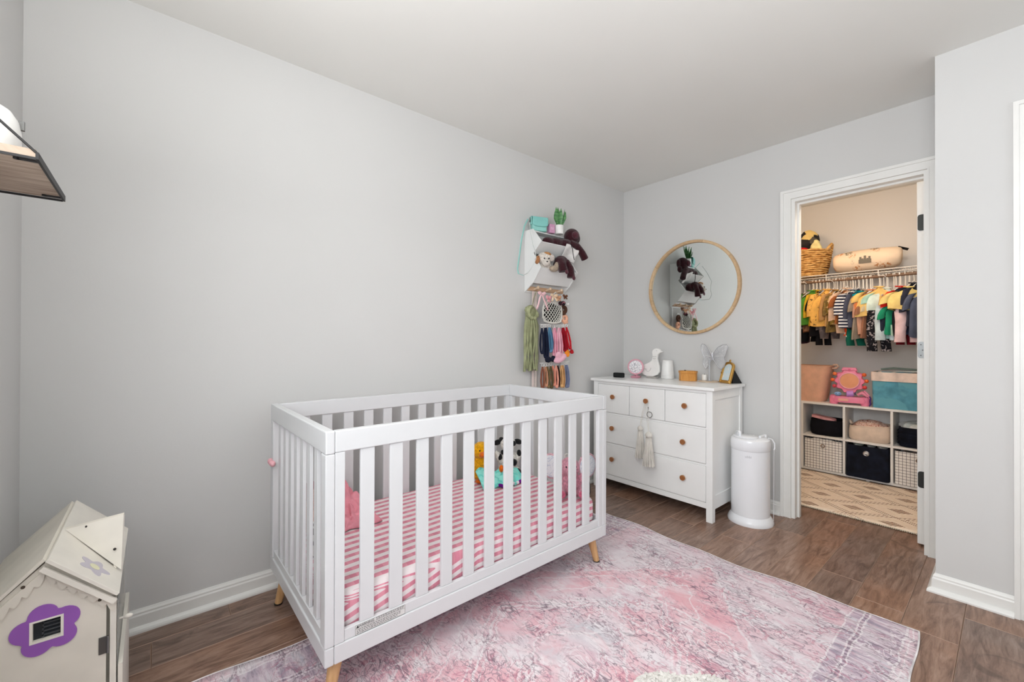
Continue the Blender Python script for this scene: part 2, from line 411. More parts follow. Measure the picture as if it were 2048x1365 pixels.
for yy_, lb_l in ((.45, 'added closet fill lamp, small round pendant on the right, pale bulb'), (1.25, 'small round closet pendant lamp on the left, amber bulb')):  # right pendant is added fill, left one is the closet's warm lamp
    cl = thing('closet_lamp', lb_l, 'lamp', (3.40, yy_, H))
    part('lamp_base', G().lathe([(0, 0), (.05, 0), (.05, -.015), (0, -.015)], seg=24), SILVER, cl)
    part('cord', G().cyl((0, 0, -.0151), (0, 0, -.149), .003, seg=8), BLACK, cl)
    part('lamp_shade', G().lathe([(0, -.150), (.045, -.155), (.06, -.19), (.058, -.19), (.04, -.157), (0, -.152)], seg=24), bulb2.m, cl)
# ================================================================== crib
CRX, CRY, CRR = .3942, 1.3251, R(.331)
crib = thing('crib', 'white wooden slatted crib on tapered natural wood legs', 'crib', (CRX, CRY, 0), CRR)
CL, CW, ZB, ZT = 1.365, .751, .148, .857
CRM = paint((218, 220, 222), .32, var=.006, name='crib_white_lacquer')
LEGW = wood((196, 150, 100), (222, 180, 130), (14, 14, 1), .45, 'beech_wood')
BASE = .205
for u0, u1, s in ((0, .028, 0), (CL-.028, CL, 1)):
    part('end_rail', G().box(u0, u1, 0, CW, .787, ZT), CRM, crib, False, bevel=.004)
    for v0, v1 in ((0, .045), (CW-.045, CW)): part('end_post', G().box(u0, u1, v0, v1, BASE+.0007, .7863), CRM, crib, False, bevel=.003)
    part('end_base_rail', G().box(u0, u1, 0, CW, ZB, BASE), CRM, crib, False, bevel=.004)
    part('end_bottom_rail', G().box(u0+.005, u1-.005, .0455, CW-.0455, BASE+.0005, .238), CRM, crib, False, bevel=.002)
    for k in range(7):
        v = .045+(CW-.09)*(k+1)/8
        part('slat', G().box(u0+.008, u1-.008, v-.019, v+.019, .2385, .7865), CRM, crib, False, bevel=.002)
for v0, v1, s in ((0, .024, 0), (CW-.024, CW, 1)):
    part('long_rail', G().box(.0285, CL-.0285, v0, v1, .790, ZT-.001), CRM, crib, False, bevel=.003)
    for u0 in (.0285, CL-.0285-.03): part('stile', G().box(u0, u0+.03, v0+.001, v1-.001, BASE+.0007, .7895), CRM, crib, False, bevel=.002)
    part('long_base_rail', G().box(.0285, CL-.0285, v0, v1, ZB, BASE), CRM, crib, False, bevel=.003)
    part('long_bottom_rail', G().box(.059, CL-.059, v0+.004, v1-.004, BASE+.0007, .240), CRM, crib, False, bevel=.002)
    for k in range(12):
        u = .028+.1035+.0987*k
        part('slat', G().box(u-.023, u+.023, v0+.006, v1-.006, .2405, .7895), CRM, crib, False, bevel=.002)
for (u, v, du, dv) in ((.055, .06, -.03, -.018), (CL-.055, .06, .03, -.018), (.055, CW-.06, -.03, .018), (CL-.055, CW-.06, .03, .018)):
    z0 = .0095 if not (u < .3 and v > .5) else .004
    part('leg', G().cyl((u, v, ZB-.0005), (u+du, v+dv, z0+.003), .023, .0145, 20), LEGW, crib)
    part('leg_pad', G().cyl((u+du, v+dv, z0), (u+du, v+dv, z0+.003), .017, seg=16), BLACK, crib)
for z in (.70, .43, .25):
    for v in (.033, CW-.04):
        part('screw', G().cyl((CL-.0281, v, z), (CL-.0305, v, z), .006, seg=12).cyl((CL-.0305, v, z), (CL-.0312, v, z), .0035, seg=6), SILVER, crib)
# warning label on the front bottom rail
lab = part('warning_label', G().box(.092, .262, .0032, .0039, .207, .238), paint((226, 226, 224), .5, name='sticker_paper'), crib, False)
INK = paint((35, 35, 38), .6, name='print_ink')
g = G()
for (a, b, c, d) in ((.093, .261, .2073, .2079), (.093, .261, .2371, .2377), (.093, .0936, .2073, .2377), (.2604, .261, .2073, .2377), (.093, .261, .2262, .2267)): g.box(a, b, .0028, .0031, c, d)
part('label_rule', g, INK, lab, False)
fr = Matrix(((1, 0, 0), (0, 0, -1), (0, 1, 0))).to_4x4()
def fm(u, v, z): mm = fr.copy(); mm.translation = (u, v, z); return mm
text('label_text', 'WARNING', .0105, INK, lab, fm(.128, .0027, .2318), .0002)
g = G(); g.prism([(.0955, .2282), (.1045, .2282), (.1, .2362)], 'y', .0026, .0031); part('warning_triangle', g, INK, lab, False)
g = G(); rr = random.Random(3)
for zz, a0, a1 in ((.2345, .160, .255), (.2300, .160, .255), (.2222, .097, .245), (.2172, .097, .24), (.2122, .097, .235)):
    x = a0
    while x < a1:
        w = rr.uniform(.003, .009); g.box(x, x+w, .0028, .0031, zz-.0008, zz+.0008); x += w+.0018
part('label_print', g, INK, lab, False, kind='stuff')
# mattress with a pink striped gingham sheet
def sheetmat():
    t = NT('pink_striped_sheet', .9, spec=.2); c = t.coord(); x, yy, z = t.xyz(c)
    wob = t.math('MULTIPLY', t.math('SUBTRACT', t.noise(c, 4, 2), .5), .02)
    side = t.sstep(z, .335, .30)
    s = t.math('ADD', t.math('ADD', yy, t.math('MULTIPLY', z, 1.4)), wob)
    s = t.math('ADD', s, t.math('MULTIPLY', side, t.math('MULTIPLY', t.math('MAXIMUM', t.math('SUBTRACT', -.1, x), 0), .38)))
    f = t.math('FRACT', t.math('MULTIPLY', s, 1/.046)); st = t.sstep(t.math('ABSOLUTE', t.math('SUBTRACT', f, .5)), .235, .26)
    gx = t.math('GREATER_THAN', t.math('FRACT', t.math('MULTIPLY', x, 1/.046)), .5)
    pk = t.mix(t.math('MULTIPLY', gx, .55), (229, 156, 172), (212, 126, 148))
    t.color(t.mix(st, pk, (240, 230, 231))); t.bump(t.noise(c, 7, 3), .012, .35); return t.m
def rounded_pad(L, W, z0, z1, r, cr, k=5, n=6):
    g = G(); rings = []
    for i in range(k+1):
        a = -PI/2+PI/2*i/k; rings.append(rrect(L-2*r*(1-math.cos(a)), W-2*r*(1-math.cos(a)), cr, z0+r+r*math.sin(a), n))
    for i in range(k+1):
        a = PI/2*i/k; rings.append(rrect(L-2*r*(1-math.cos(a)), W-2*r*(1-math.cos(a)), cr, z1-r+r*math.sin(a), n))
    return g.loft(rings)
mc, ms = math.cos(CRR), math.sin(CRR)
def cribp(u, v, z=0): return (CRX+mc*u-ms*v, CRY+ms*u+mc*v, z)
MZ = .347
solo('crib_mattress', 'crib mattress in a pink and white striped fitted sheet', 'mattress', rounded_pad(1.30, .695, .205, MZ, .035, .06), sheetmat(), cribp(CL/2, CW/2), CRR)
# ================================================================== rug
def rugmat():
    t = NT('distressed_rug_print', .95, spec=.1); c = t.coord(); x, y, z = t.xyz(c)
    st = t.n('ShaderNodeMapping'); t.put(st, 0, c); st.inputs[3].default_value = (2.4, 1, 1); sv = st.outputs[0]
    s7 = t.n('ShaderNodeMapping'); t.put(s7, 0, c); s7.inputs[3].default_value = (7, 1.2, 1); s7v = s7.outputs[0]
    big = t.noise(c, 2.3, 3, .55, .5); mid = t.noise(sv, 5, 4, .6, .5)
    col = t.ramp(big, [(.34, (206, 204, 210)), (.45, (222, 204, 211)), (.54, (228, 198, 206)), (.64, (224, 178, 188)), (.74, (222, 182, 188))])
    col = t.mix(t.sstep(mid, .46, .62), col, (230, 222, 226))
    col = t.mix(t.math('MULTIPLY', t.sstep(t.noise(sv, 9, 3, .6, .8), .57, .70), .45), col, (204, 164, 180))
    wob = t.math('MULTIPLY', t.math('SUBTRACT', t.noise(c, 13, 4), .5), .09)
    ax = t.math('ABSOLUTE', x); ay = t.math('ABSOLUTE', y)
    d = t.math('ADD', t.math('ADD', t.math('MULTIPLY', ax, .755), ay), wob)
    col = t.mix(t.math('MULTIPLY', t.sstep(d, .77, .74), t.math('MULTIPLY', t.sstep(t.noise(c, 4.6, 4, .65, .8), .40, .66), .55)), col, (228, 172, 181))
    col = t.mix(t.math('MULTIPLY', t.sstep(d, .745, .765), .35), col, (214, 204, 210))
    for r0, w in ((.757, .007), (.40, .006), (.43, .004), (.20, .006), (.57, .004)):
        ln = t.math('LESS_THAN', t.math('ABSOLUTE', t.math('SUBTRACT', d, r0)), w); col = t.mix(t.math('MULTIPLY', ln, .55), col, (236, 231, 233))
    hx = t.math('MAXIMUM', t.math('ADD', t.math('MULTIPLY', ax, .6), t.math('MULTIPLY', ay, .8)), ax)
    for r0, w in ((.34, .0055), (.37, .004), (.55, .005)):
        ln = t.math('LESS_THAN', t.math('ABSOLUTE', t.math('SUBTRACT', t.math('ADD', hx, t.math('MULTIPLY', wob, .6)), r0)), w); col = t.mix(t.math('MULTIPLY', ln, .6), col, (238, 233, 235))
    # bands across both short ends
    wb_ = t.math('ADD', ay, t.math('MULTIPLY', wob, .35))
    band = t.math('MULTIPLY', t.sstep(wb_, .525, .545), t.sstep(wb_, .715, .705))
    bcol = t.ramp(t.noise(s7v, 5, 4, .6, .4), [(.36, (152, 142, 160)), (.47, (196, 178, 192)), (.58, (216, 206, 212)), (.72, (182, 188, 200))])
    col = t.mix(t.math('MULTIPLY', band, .85), col, bcol)
    for r0, w in ((.535, .003), (.575, .003), (.590, .003), (.705, .0035), (.722, .0025)):
        ln = t.math('LESS_THAN', t.math('ABSOLUTE', t.math('SUBTRACT', wb_, r0)), w); col = t.mix(t.math('MULTIPLY', ln, .7), col, (236, 230, 232))
    dots = t.math('MULTIPLY', t.math('LESS_THAN', t.math('ABSOLUTE', t.math('SUBTRACT', wb_, .5825)), .005), t.math('GREATER_THAN', t.math('FRACT', t.math('MULTIPLY', x, 42)), .5))
    col = t.mix(t.math('MULTIPLY', dots, .5), col, (110, 84, 104))
    # long side borders
    wa = t.math('ADD', ax, t.math('MULTIPLY', wob, .35))
    for r0, w in ((1.10, .003), (1.03, .004), (1.00, .003), (.91, .004)):
        ln = t.math('LESS_THAN', t.math('ABSOLUTE', t.math('SUBTRACT', wa, r0)), w); col = t.mix(t.math('MULTIPLY', ln, .45), col, (170, 134, 150))
    # scratched tracery
    dens = t.sstep(t.noise(c, 3.7, 3, .6), .40, .60); dens2 = t.sstep(t.noise(t.coord(loc=(4, 2, 0)), 4.4, 3, .6), .40, .60)
    for vec, sc, w, cc, am, dn in ((sv, 5, .014, (112, 96, 108), .7, dens), (sv, 8, .022, (128, 108, 120), .62, dens2), (c, 10, .024, (196, 122, 142), .5, dens), (c, 12, .03, (242, 238, 240), .6, dens2), (sv, 13, .030, (132, 112, 126), .55, dens), (s7v, 4, .016, (128, 110, 122), .55, dens2)):
        q = t.noise(vec, sc, 2, .6, 1.2); ln = t.sstep(t.math('ABSOLUTE', t.math('SUBTRACT', q, .5)), w, w*.4)
        col = t.mix(t.math('MULTIPLY', t.math('MULTIPLY', ln, dn), am), col, cc)
    dk = t.math('MULTIPLY', t.sstep(t.noise(s7v, 7, 4, .7, .4), .60, .68), t.math('ADD', t.math('MULTIPLY', dens, .35), t.math('MULTIPLY', band, .6)))
    col = t.mix(dk, col, (104, 94, 108))
    t.color(col); t.bump(t.noise(c, 420, 2), .0012, .4); return t.m
rr = random.Random(11)
def rug_fn(a, b):
    x = -1.135+2.27*a; y = -.745+1.49*b
    ex = .012*math.sin(b*9)+.008*math.sin(b*23+1); ey = .012*math.sin(a*13+.6)+.006*math.sin(a*31)
    if a > .9: x += ex*(a-.9)*10
    y += ey*max(0, abs(b-.5)*2-.8)*5
    z = .0055+.0045*max(0, abs(b-.5)*2-.93)/.07*(.5+.5*math.sin(a*26))
    return (x, y, z)
rug = thing('area_rug', 'distressed pink and lavender vintage-pattern area rug under the crib', 'rug', (1.128, .972, 0))
part('rug_field', G().sheet(rug_fn, 120, 60), rugmat(), rug, solid=.004, sheet=True)
def edge(pts): return G().tube(pts, .0035, 6, flat=.8)
per = [Vector(rug_fn(i/120, 0)) for i in range(121)]+[Vector(rug_fn(1, j/60)) for j in range(1, 61)]+[Vector(rug_fn(1-i/120, 1)) for i in range(1, 121)]+[Vector(rug_fn(0, 1-j/60)) for j in range(1, 60)]
part('bound_edge', G().tube(per, .0034, 6, loop=True), cloth((226, 222, 224)), rug)

# ================================================================== dresser
DX0, DX1, DY0, DY1, DZ = 2.655, 3.11, 1.205, 2.135, .846
dr = thing('dresser', 'white five-drawer dresser with round wooden knobs', 'dresser', (DX0, DY0, 0))
DW, DD = DY1-DY0, DX1-DX0; TZ = .826
DM = paint((246, 247, 246), .3, var=.006, name='dresser_white_paint')
part('top', G().box(-.018, DD+.003, -.018, DW+.018, TZ, DZ), DM, dr, False, bevel=.0025)
for (x, y) in ((0, 0), (DD-.04, 0), (0, DW-.04), (DD-.04, DW-.04)): part('leg_post', G().box(x, x+.04, y, y+.04, 0, TZ-.0005), DM, dr, False, bevel=.002)
for y0 in (.008, DW-.022):
    part('side_panel', G().box(.0405, DD-.0405, y0, y0+.014, .09, TZ-.001), DM, dr, False)
    for z0, z1 in ((.08, .165), (.765, TZ-.001)):
        part('side_rail', G().box(.0405, DD-.0405, y0-.006 if y0 < .1 else y0+.0001, y0+.02, z0, z1), DM, dr, False, bevel=.001)
part('bottom_rail', G().box(.004, .022, .0405, DW-.0405, .082, .118), DM, dr, False, bevel=.001)
part('face_frame', G().box(.004, .02, .0405, DW-.0405, .806, TZ-.001).box(.006, .02, .0405, DW-.0405, .578, .59).box(.006, .02, .0405, DW-.0405, .348, .36), DM, dr, False)
part('carcass', G().box(.026, DD-.01, .024, DW-.024, .11, TZ-.002), DM, dr, False)
KNOB = wood((138, 84, 46), (176, 116, 70), (20, 20, 20), .45, 'knob_wood', 4)
def drawer(y0, y1, z0, z1, knobs):
    fr_ = part('drawer', G().box(.002, .0255, y0, y1, z0, z1), DM, dr, False, bevel=.003)
    if y1-y0 < .4:
        pass
    for (ky, kz) in knobs:
        k = part('knob', G().loft([[(x, ky+r*math.cos(2*PI*j/24), kz+r*math.sin(2*PI*j/24)) for j in range(24)] for x, r in ((.002, .009), (-.010, .009), (-.013, .0155), (-.0235, .0175), (-.0245, .0165))]), KNOB, fr_)
        part('knob_ring', G().torus((-.0125, ky, kz), .0165, .0012, 'x', 24, 6), paint((225, 210, 190), .5), fr_)
W3 = (DW-.081)/3
for i in range(3):
    y0 = .0405+W3*i+.002; drawer(y0, y0+W3-.004, .592, .804, [(y0+W3/2-.01, .715)])
drawer(.0425, DW-.0425, .362, .577, [(.185, .478), (DW-.185, .478)])
drawer(.0425, DW-.0425, .120, .347, [(.185, .245), (DW-.185, .245)])

# ================================================================== tassels hanging from the middle knob
TAS = cloth((222, 218, 210), .06)
KN = Vector((DX0-.014, DY0+.0405+W3*1.5-.01, .715))
def tassel(px, py, X, pbot, br, sr, lab):
    c = at(px, py, 'x', X); zb = at(px, pbot, 'x', X).z
    t = thing('tassel', lab, 'tassel', (c.x, c.y, zb))
    h = c.z-zb; k = KN-Vector((c.x, c.y, zb))
    part('cord', G().tube([(k.x, k.y+.006, k.z-.01), (k.x*.4, k.y*.5+.006, (k.z+h)/2+.02), (0, 0, h+br*.8)], .0014, 6).tube([(k.x, k.y-.008, k.z-.01), (k.x*.4, k.y*.4-.006, (k.z+h)/2+.02), (0, 0, h+br*.8)], .0014, 6), TAS, t)
    part('knot', G().ell((0, 0, h), (br, br, br*1.05), lump=.12, lsc=70).torus((0, 0, h-br*.95), br*.72, .004, 'z', 20, 6), TAS, t)
    g = G(); rr = random.Random(int(px)); n = 64
    for i in range(n):
        a = i*2.399; q = math.sqrt((i+.5)/n); r0 = br*.75*q; r1 = sr*q; w = rr.uniform(-.15, .15)
        g.tube([(r0*math.cos(a), r0*math.sin(a), h-br*.8), ((r0+(r1-r0)*.45)*math.cos(a+w*.5), (r0+(r1-r0)*.45)*math.sin(a+w*.5), h*.5), (r1*math.cos(a+w), r1*math.sin(a+w), rr.uniform(0, .014))], [.0028, .0038, .0032], 5)
    part('fringe', g, TAS, t, kind='stuff')
tassel(1280.5, 858, 2.607, 917, .019, .036, 'cream tassel with the shorter skirt, behind the larger one on the drawer knob')
tassel(1297.5, 871, 2.565, 934, .023, .042, 'larger cream tassel in front, hanging from the middle drawer knob')
rc_ = at(1299, 830, 'x', DX0-.028)
solo('wire_ring', 'dark wire loop hanging above the tassels on the middle drawer knob', 'ring',
     G().tube([(0, .010, .052), (0, .012, .02)]+[(0, .020*math.cos(a), .020*math.sin(a)) for a in [R(20-k*22) for k in range(17)]], .0020, 6), paint((66, 64, 58), .4, metal=.7), rc_)

# ================================================================== diaper pail
pp = at(1512, 1040, 'z', 0)
PAIL = paint((240, 242, 246), .22, var=.004, name='pail_enamel')
pl = thing('diaper_pail', 'tall white metal nappy pail with flared base beside the dresser', 'pail', (2.895, 1.075, 0))
part('base_skirt', G().lathe([(0, 0), (.128, 0), (.130, .012), (.122, .03), (.112, .045), (.108, .05), (0, .05)], seg=48), PAIL, pl)
part('body', G().lathe([(0, .0505), (.1085, .0505), (.1085, .455), (0, .455)], seg=48), PAIL, pl)
part('lid_collar', G().lathe([(0, .4555), (.1085, .4555), (.112, .462), (.112, .505), (.108, .52), (.098, .527), (0, .529)], seg=48), PAIL, pl)
part('slide_lid', G().lathe([(0, .5295), (.062, .5295), (.062, .533), (.058, .5355), (0, .536)], c=(-.02, .022, 0), seg=36, sx=1, sy=1.15).box(-.03, .055, -.004, .0, .5295, .534), PAIL, pl)
hd = part('lid_handle', G().cyl((-.05, .058, .548), (-.04, .048, .548), .021, seg=24).cyl((-.045, .053, .536), (-.045, .053, .54), .012, seg=12), PAIL, pl)
part('handle_ring', G().torus((0, 0, 0), .014, .002, 'y', 24, 6), paint((205, 207, 210), .3), hd, loc=(-.052, .06, .548), rot=(0, 0, R(45)))
part('latch', G().box(.02, .09, -.055, -.042, .527, .541).box(.086, .098, -.062, -.04, .515, .541), PAIL, pl, False, bevel=.003)
part('pull_tab', G().tube([(.04, -.09, .53), (.06, -.105, .522), (.062, -.117, .50), (.058, -.119, .47), (.055, -.116, .46)], .004, 8).tube([(.055, -.1165, .46), (.052, -.1165, .2), (.05, -.116, .02)], .0012, 6), PAIL, pl)
mt_ = Matrix.Rotation(R(200)-PI/2+PI, 4, 'Z')
ang = math.atan2(-1.075, -2.895)+R(-6)
lm = Matrix.Rotation(ang+PI/2, 4, 'Z')@fr; lm.translation = (.1092*math.cos(ang), .1092*math.sin(ang), .425)
text('logo_lettering', 'ubbi', .021, paint((196, 198, 202), .4), pl, lm, .0003)

# ================================================================== round mirror
MY, MZc, MR = 1.578, 1.548, .352
mr = thing('round_mirror', 'round wall mirror in a segmented natural wood frame', 'mirror', (BX, MY, MZc))
GLASS = NT('mirror_glass', .01, metal=1); GLASS.color((222, 226, 224))
mg = G(); n = 64; mg.loft([[(x, (MR-.012)*math.cos(2*PI*j/n), (MR-.012)*math.sin(2*PI*j/n)) for j in range(n)] for x in (-.012, -.004)])
part('mirror_glass', mg, GLASS.m, mr, False)
MW = [wood(a, b, (9, 9, 9), .5, 'frame_oak', 5) for a, b in (((192, 158, 118), (212, 180, 140)), ((202, 170, 130), (222, 192, 152)))]
cuts = [118, 75, 35, -28, -70, -108, -150, -182, -212, -242]
for i in range(len(cuts)):
    a0 = R(cuts[i]); a1 = R(cuts[i+1]) if i+1 < len(cuts) else R(cuts[0]-360)
    a0 -= R(.15); a1 += R(.15); k = max(3, int(abs(a1-a0)/R(5))); rings = []
    for j in range(k+1):
        a = a0+(a1-a0)*j/k; ri, ro = MR-.014, MR+.006
        rings.append([(x, -r*math.cos(a), r*math.sin(a)) for x, r in ((0, ro), (-.026, ro), (-.030, ro-.003), (-.030, ri+.004), (-.027, ri), (0, ri))])
    part('frame_segment', G().loft(rings), MW[i % 2], mr)
# ================================================================== things on the dresser
TZ = DZ+.0006
def yz(pts, X, ox, s=4.706, o=(1180, 670)):
    'outline read on the plane x=X, made local to ox'
    out = []
    for a, b in pts:
        p = at(o[0]+a/s, o[1]+b/s, 'x', X); out.append((p.y-ox[1], p.z-ox[2]))
    return out
g = G()
g.loft([[(sx*(a), b, z) for a, b, _ in rrect(.094, .05, .024)] for z, sx in ((0, .9), (.006, 1), (.03, 1), (.036, .9))])
solo('speaker', 'small black pill-shaped speaker at the left end of the dresser top', 'speaker', g, cloth((38, 40, 40), .2, 90), (2.845, 2.035, TZ), R(96))
# pink fan / light with printed white face
PINK = paint((232, 172, 186), .35, name='pink_plastic')
fn = thing('round_fan', 'round pink desk fan with a patterned white face', 'fan', (2.93, 1.935, TZ), R(-158))
part('fan_base', G().loft([[(a, b, z) for a, b, _ in rrect(w, d, .02)] for z, w, d in ((0, .10, .062), (.008, .11, .07), (.014, .10, .06), (.018, .05, .03))]), paint((206, 142, 158), .4), fn)
part('neck', G().cyl((0, 0, .017), (0, 0, .032), .012), PINK, fn)
FC = (0, 0, .086)
prof = [(.058, -.018), (.062, -.006), (.062, .014), (.057, .018), (.052, .016), (.052, .008), (0, .008), (0, -.022), (.04, -.024)]
ring = [[(FC[0]+z, FC[1]+r*math.cos(2*PI*j/40), FC[2]+r*math.sin(2*PI*j/40)) for j in range(40)] for r, z in prof[:7]]
part('fan_housing', G().loft(ring), PINK, fn)
part('fan_back', G().loft([[(z, r*math.cos(2*PI*j/40), .086+r*math.sin(2*PI*j/40)) for j in range(40)] for r, z in ((.0575, -.0181), (.04, -.026), (.01, -.028))]), paint((206, 142, 158), .4), fn)
t = NT('fan_face_print', .6); c = t.coord(); d = t.vor(c, 55, 'DISTANCE_TO_EDGE')
t.color(t.mix(t.sstep(t.noise(c, 60, 3, .6, 1.5), .52, .58), t.mix(t.sstep(d, .02, .06), (120, 120, 130), (244, 240, 242)), (222, 222, 228)))
FACE = t.m
part('fan_face', G().loft([[(z, r*math.cos(2*PI*j/40), .086+r*math.sin(2*PI*j/40)) for j in range(40)] for r, z in ((.0515, .0085), (.0515, .0125), (.04, .0165), (.01, .018))]), FACE, fn)
g = G()
for k in range(3): g.torus((.0175-.001*k, 0, .086), .014+.013*k, .0009, 'x', 36, 5)
part('face_ring', g, paint((130, 130, 138), .5), fn)

# wooden swan cut-out
sw = [(690, 146), (672, 138), (662, 122), (648, 114), (628, 112), (608, 118), (594, 132), (590, 150), (594, 176), (592, 205), (584, 228), (562, 244), (530, 258), (500, 272), (456, 268), (470, 300), (486, 334), (512, 360), (545, 374), (600, 376), (636, 362), (655, 335), (656, 290), (645, 245), (636, 205), (640, 178), (652, 160), (668, 152)]
SX, SY0 = 3.00, 1.845
p2 = yz(sw, SX, (0, SY0, TZ)); mz = min(b for a, b in p2); p2 = [(a, b-mz+.012) for a, b in p2]
st = thing('swan_figure', 'white wooden swan cut-out with faint grey painted lines', 'figurine', (SX, SY0, TZ))
part('swan_body', G().prism(p2, 'x', -.010, .010), paint((244, 243, 240), .5), st, False, bevel=.003)
GREY = paint((150, 148, 146), .5)
def sline(pts, r=.0011):
    q = yz(pts, SX, (0, SY0, TZ)); return [(-.0105, a, b-mz+.012) for a, b in q]
for ln in ([(530, 300), (535, 322), (555, 330), (572, 318), (580, 296)], [(515, 305), (545, 308)], [(596, 186), (612, 192), (632, 186)], [(600, 205), (612, 212), (624, 205)]):
    part('painted_line', G().tube(sline(ln), .0011, 5), GREY, st)
part('painted_eye', G().ell(sline([(634, 134)])[0], .0022, nu=8, nv=6), GREY, st)
part('swan_base', G().box(-.022, .022, -.055, .03, 0, .0118), paint((176, 172, 168), .5), st, False, bevel=.003)
# white cup-like humidifier
cp = thing('white_noise_machine', 'plain white tapered cylinder on the dresser between swan and wooden box', 'device', (3.035, 1.722, TZ))
part('body', G().lathe([(0, .028), (.047, .028), (.0465, .04), (.038, .138), (.034, .1425), (0, .1435)], seg=40), paint((240, 240, 238), .4), cp)
part('base', G().lathe([(0, 0), (.044, 0), (.0485, .005), (.0485, .024), (.0465, .0275), (0, .0275)], seg=40), paint((232, 232, 230), .4), cp)
# octagonal wooden box
def octa(w, d, c): return [(w/2-c, -d/2), (w/2, -d/2+c), (w/2, d/2-c), (w/2-c, d/2), (-w/2+c, d/2), (-w/2, d/2-c), (-w/2, -d/2+c), (-w/2+c, -d/2)]
BX1 = wood((196, 128, 52), (222, 160, 84), (12, 12, 3), .45, 'honey_wood', 5)
ob = thing('trinket_box', 'small octagonal honey-coloured wooden box with a lid', 'box', (3.0, 1.540, TZ), R(7))
part('box_body', G().prism(octa(.078, .120, .022), 'z', 0, .056), BX1, ob, False, bevel=.0015)
ld = part('lid', G().prism(octa(.084, .126, .023), 'z', .0565, .073), BX1, ob, False, bevel=.0015)
part('inlay', G().prism(octa(.05, .085, .015), 'z', .0733, .0745), wood((216, 154, 78), (236, 186, 116), (5, 20, 5), .45, 'inlay_wood', 5), ld, False)
part('catch', G().ell((-.03, .01, .0772), (.005, .008, .003), nu=10, nv=6), paint((90, 78, 60), .3, metal=.8), ld)
# tray, candle, butterfly
tr = solo('round_tray', 'thin pale wooden tray under the candle and butterfly', 'tray', G().lathe([(0, 0), (.066, 0), (.068, .003), (.066, .007), (0, .007)], seg=36), wood((204, 178, 150), (224, 202, 178), (8, 8, 8), .5, 'pale_wood', 5), (3.035, 1.405, TZ))
cn = thing('candle', 'short white candle on the pale tray beside the butterfly', 'candle', (3.05, 1.442, TZ+.0076))
part('wax', G().lathe([(0, 0), (.0175, 0), (.018, .004), (.018, .038), (.016, .041), (0, .039)], seg=24), paint((240, 238, 232), .5), cn)
part('wick', G().cyl((0, 0, .038), (0, .001, .048), .0009, seg=6), BLACK, cn)
BFX, BFY = 3.035, 1.400
bf = thing('butterfly_ornament', 'silvery filigree butterfly ornament on a slim clear stand', 'ornament', (BFX, BFY, TZ+.0076))
ACR = NT('clear_acrylic', .08, spec=.6); ACR.color((214, 216, 220)); ACR.b.inputs['Transmission Weight'].default_value = .35
part('stand', G().cyl((0, 0, 0), (0, 0, .150), .0065, .005, seg=16).lathe([(0, 0), (.02, 0), (.02, .003), (0, .004)], seg=20), ACR.m, bf)
wingR = [(1158, 190), (1180, 150), (1205, 118), (1245, 97), (1285, 92), (1298, 112), (1290, 150), (1278, 185), (1268, 210), (1262, 225), (1275, 262), (1262, 300), (1235, 325), (1212, 312), (1190, 280), (1172, 248), (1158, 235)]
wingL = [(1146, 195), (1130, 160), (1105, 118), (1080, 92), (1058, 86), (1046, 105), (1050, 150), (1060, 185), (1075, 208), (1066, 230), (1064, 262), (1075, 300), (1094, 322), (1112, 300), (1128, 265), (1146, 235)]
WING = NT('frosted_wing', .35, spec=.6); WING.color((232, 233, 235)); WING.b.inputs['Alpha'].default_value = .4; WING.b.inputs['Transmission Weight'].default_value = .2
VEIN = paint((176, 176, 180), .3, metal=.55)
for pts, nm, root in ((wingL, 'left', (1150, 205)), (wingR, 'right', (1154, 205))):
    q = yz(pts, BFX, (0, BFY, TZ+.0076)); rt_ = yz([root], BFX, (0, BFY, TZ+.0076))[0]
    w = part('wing', G().prism(q, 'x', -.001, .001), WING.m, bf, False)
    g = G(); g.tube([(0, a, b) for a, b in q], .0024, 6, loop=True)
    for i in range(1, len(q)-1):
        a = Vector((0, rt_[0], rt_[1])); b = Vector((0, q[i][0], q[i][1])); md = a.lerp(b, .5)+Vector((0, 0, .006 if i < 8 else -.004))
        g.tube([a, md, b], [.0018, .0014, .001], 5)
        if i % 2 == 0 and i+2 < len(q)-1:
            for f in (.45, .62, .8):
                c1 = a.lerp(b, f); c2 = a.lerp(Vector((0, q[i+2][0], q[i+2][1])), f-.05); g.tube([c1, (c1+c2)/2+(c1-a)*.06, c2], .0011, 4)
    part('wing_veins', g, VEIN, w)
q = yz([(1150, 165), (1150, 240)], BFX, (0, BFY, TZ+.0076))
g = G(); g.tube([(0, q[0][0], q[0][1]), (0, (q[0][0]+q[1][0])/2, (q[0][1]+q[1][1])/2), (0, q[1][0], q[1][1])], [.0022, .0042, .002], 8)
part('body', g, VEIN, bf)
# gold frame on easel back
gf = thing('photo_frame', 'small gold arched photo frame leaning on a black easel back', 'frame', (3.02, 1.285, TZ), rot=(0, 0, R(154)))
GOLD = paint((202, 158, 84), .35, metal=.75, name='gold_frame')
def arch(w, h, t, k=10): return [(w/2, 0)]+[(w/2*math.cos(PI*i/k), h-w/2*.7+w/2*.7*math.sin(PI*i/k)) for i in range(k+1)]+[(-w/2, 0)]
tilt = Matrix.Rotation(R(-17), 4, 'Y')
def strip(o, i, x0, x1):
    g = G(); n = len(o); rings = []
    for k in range(n): rings.append([(x0, o[k][0], o[k][1]), (x1, o[k][0], o[k][1]), (x1, i[k][0], i[k][1]), (x0, i[k][0], i[k][1])])
    return g.loft(rings, loop=True)
of = arch(.098, .152, 0); inn = [(y*.74, .017+z*.79) for y, z in of]
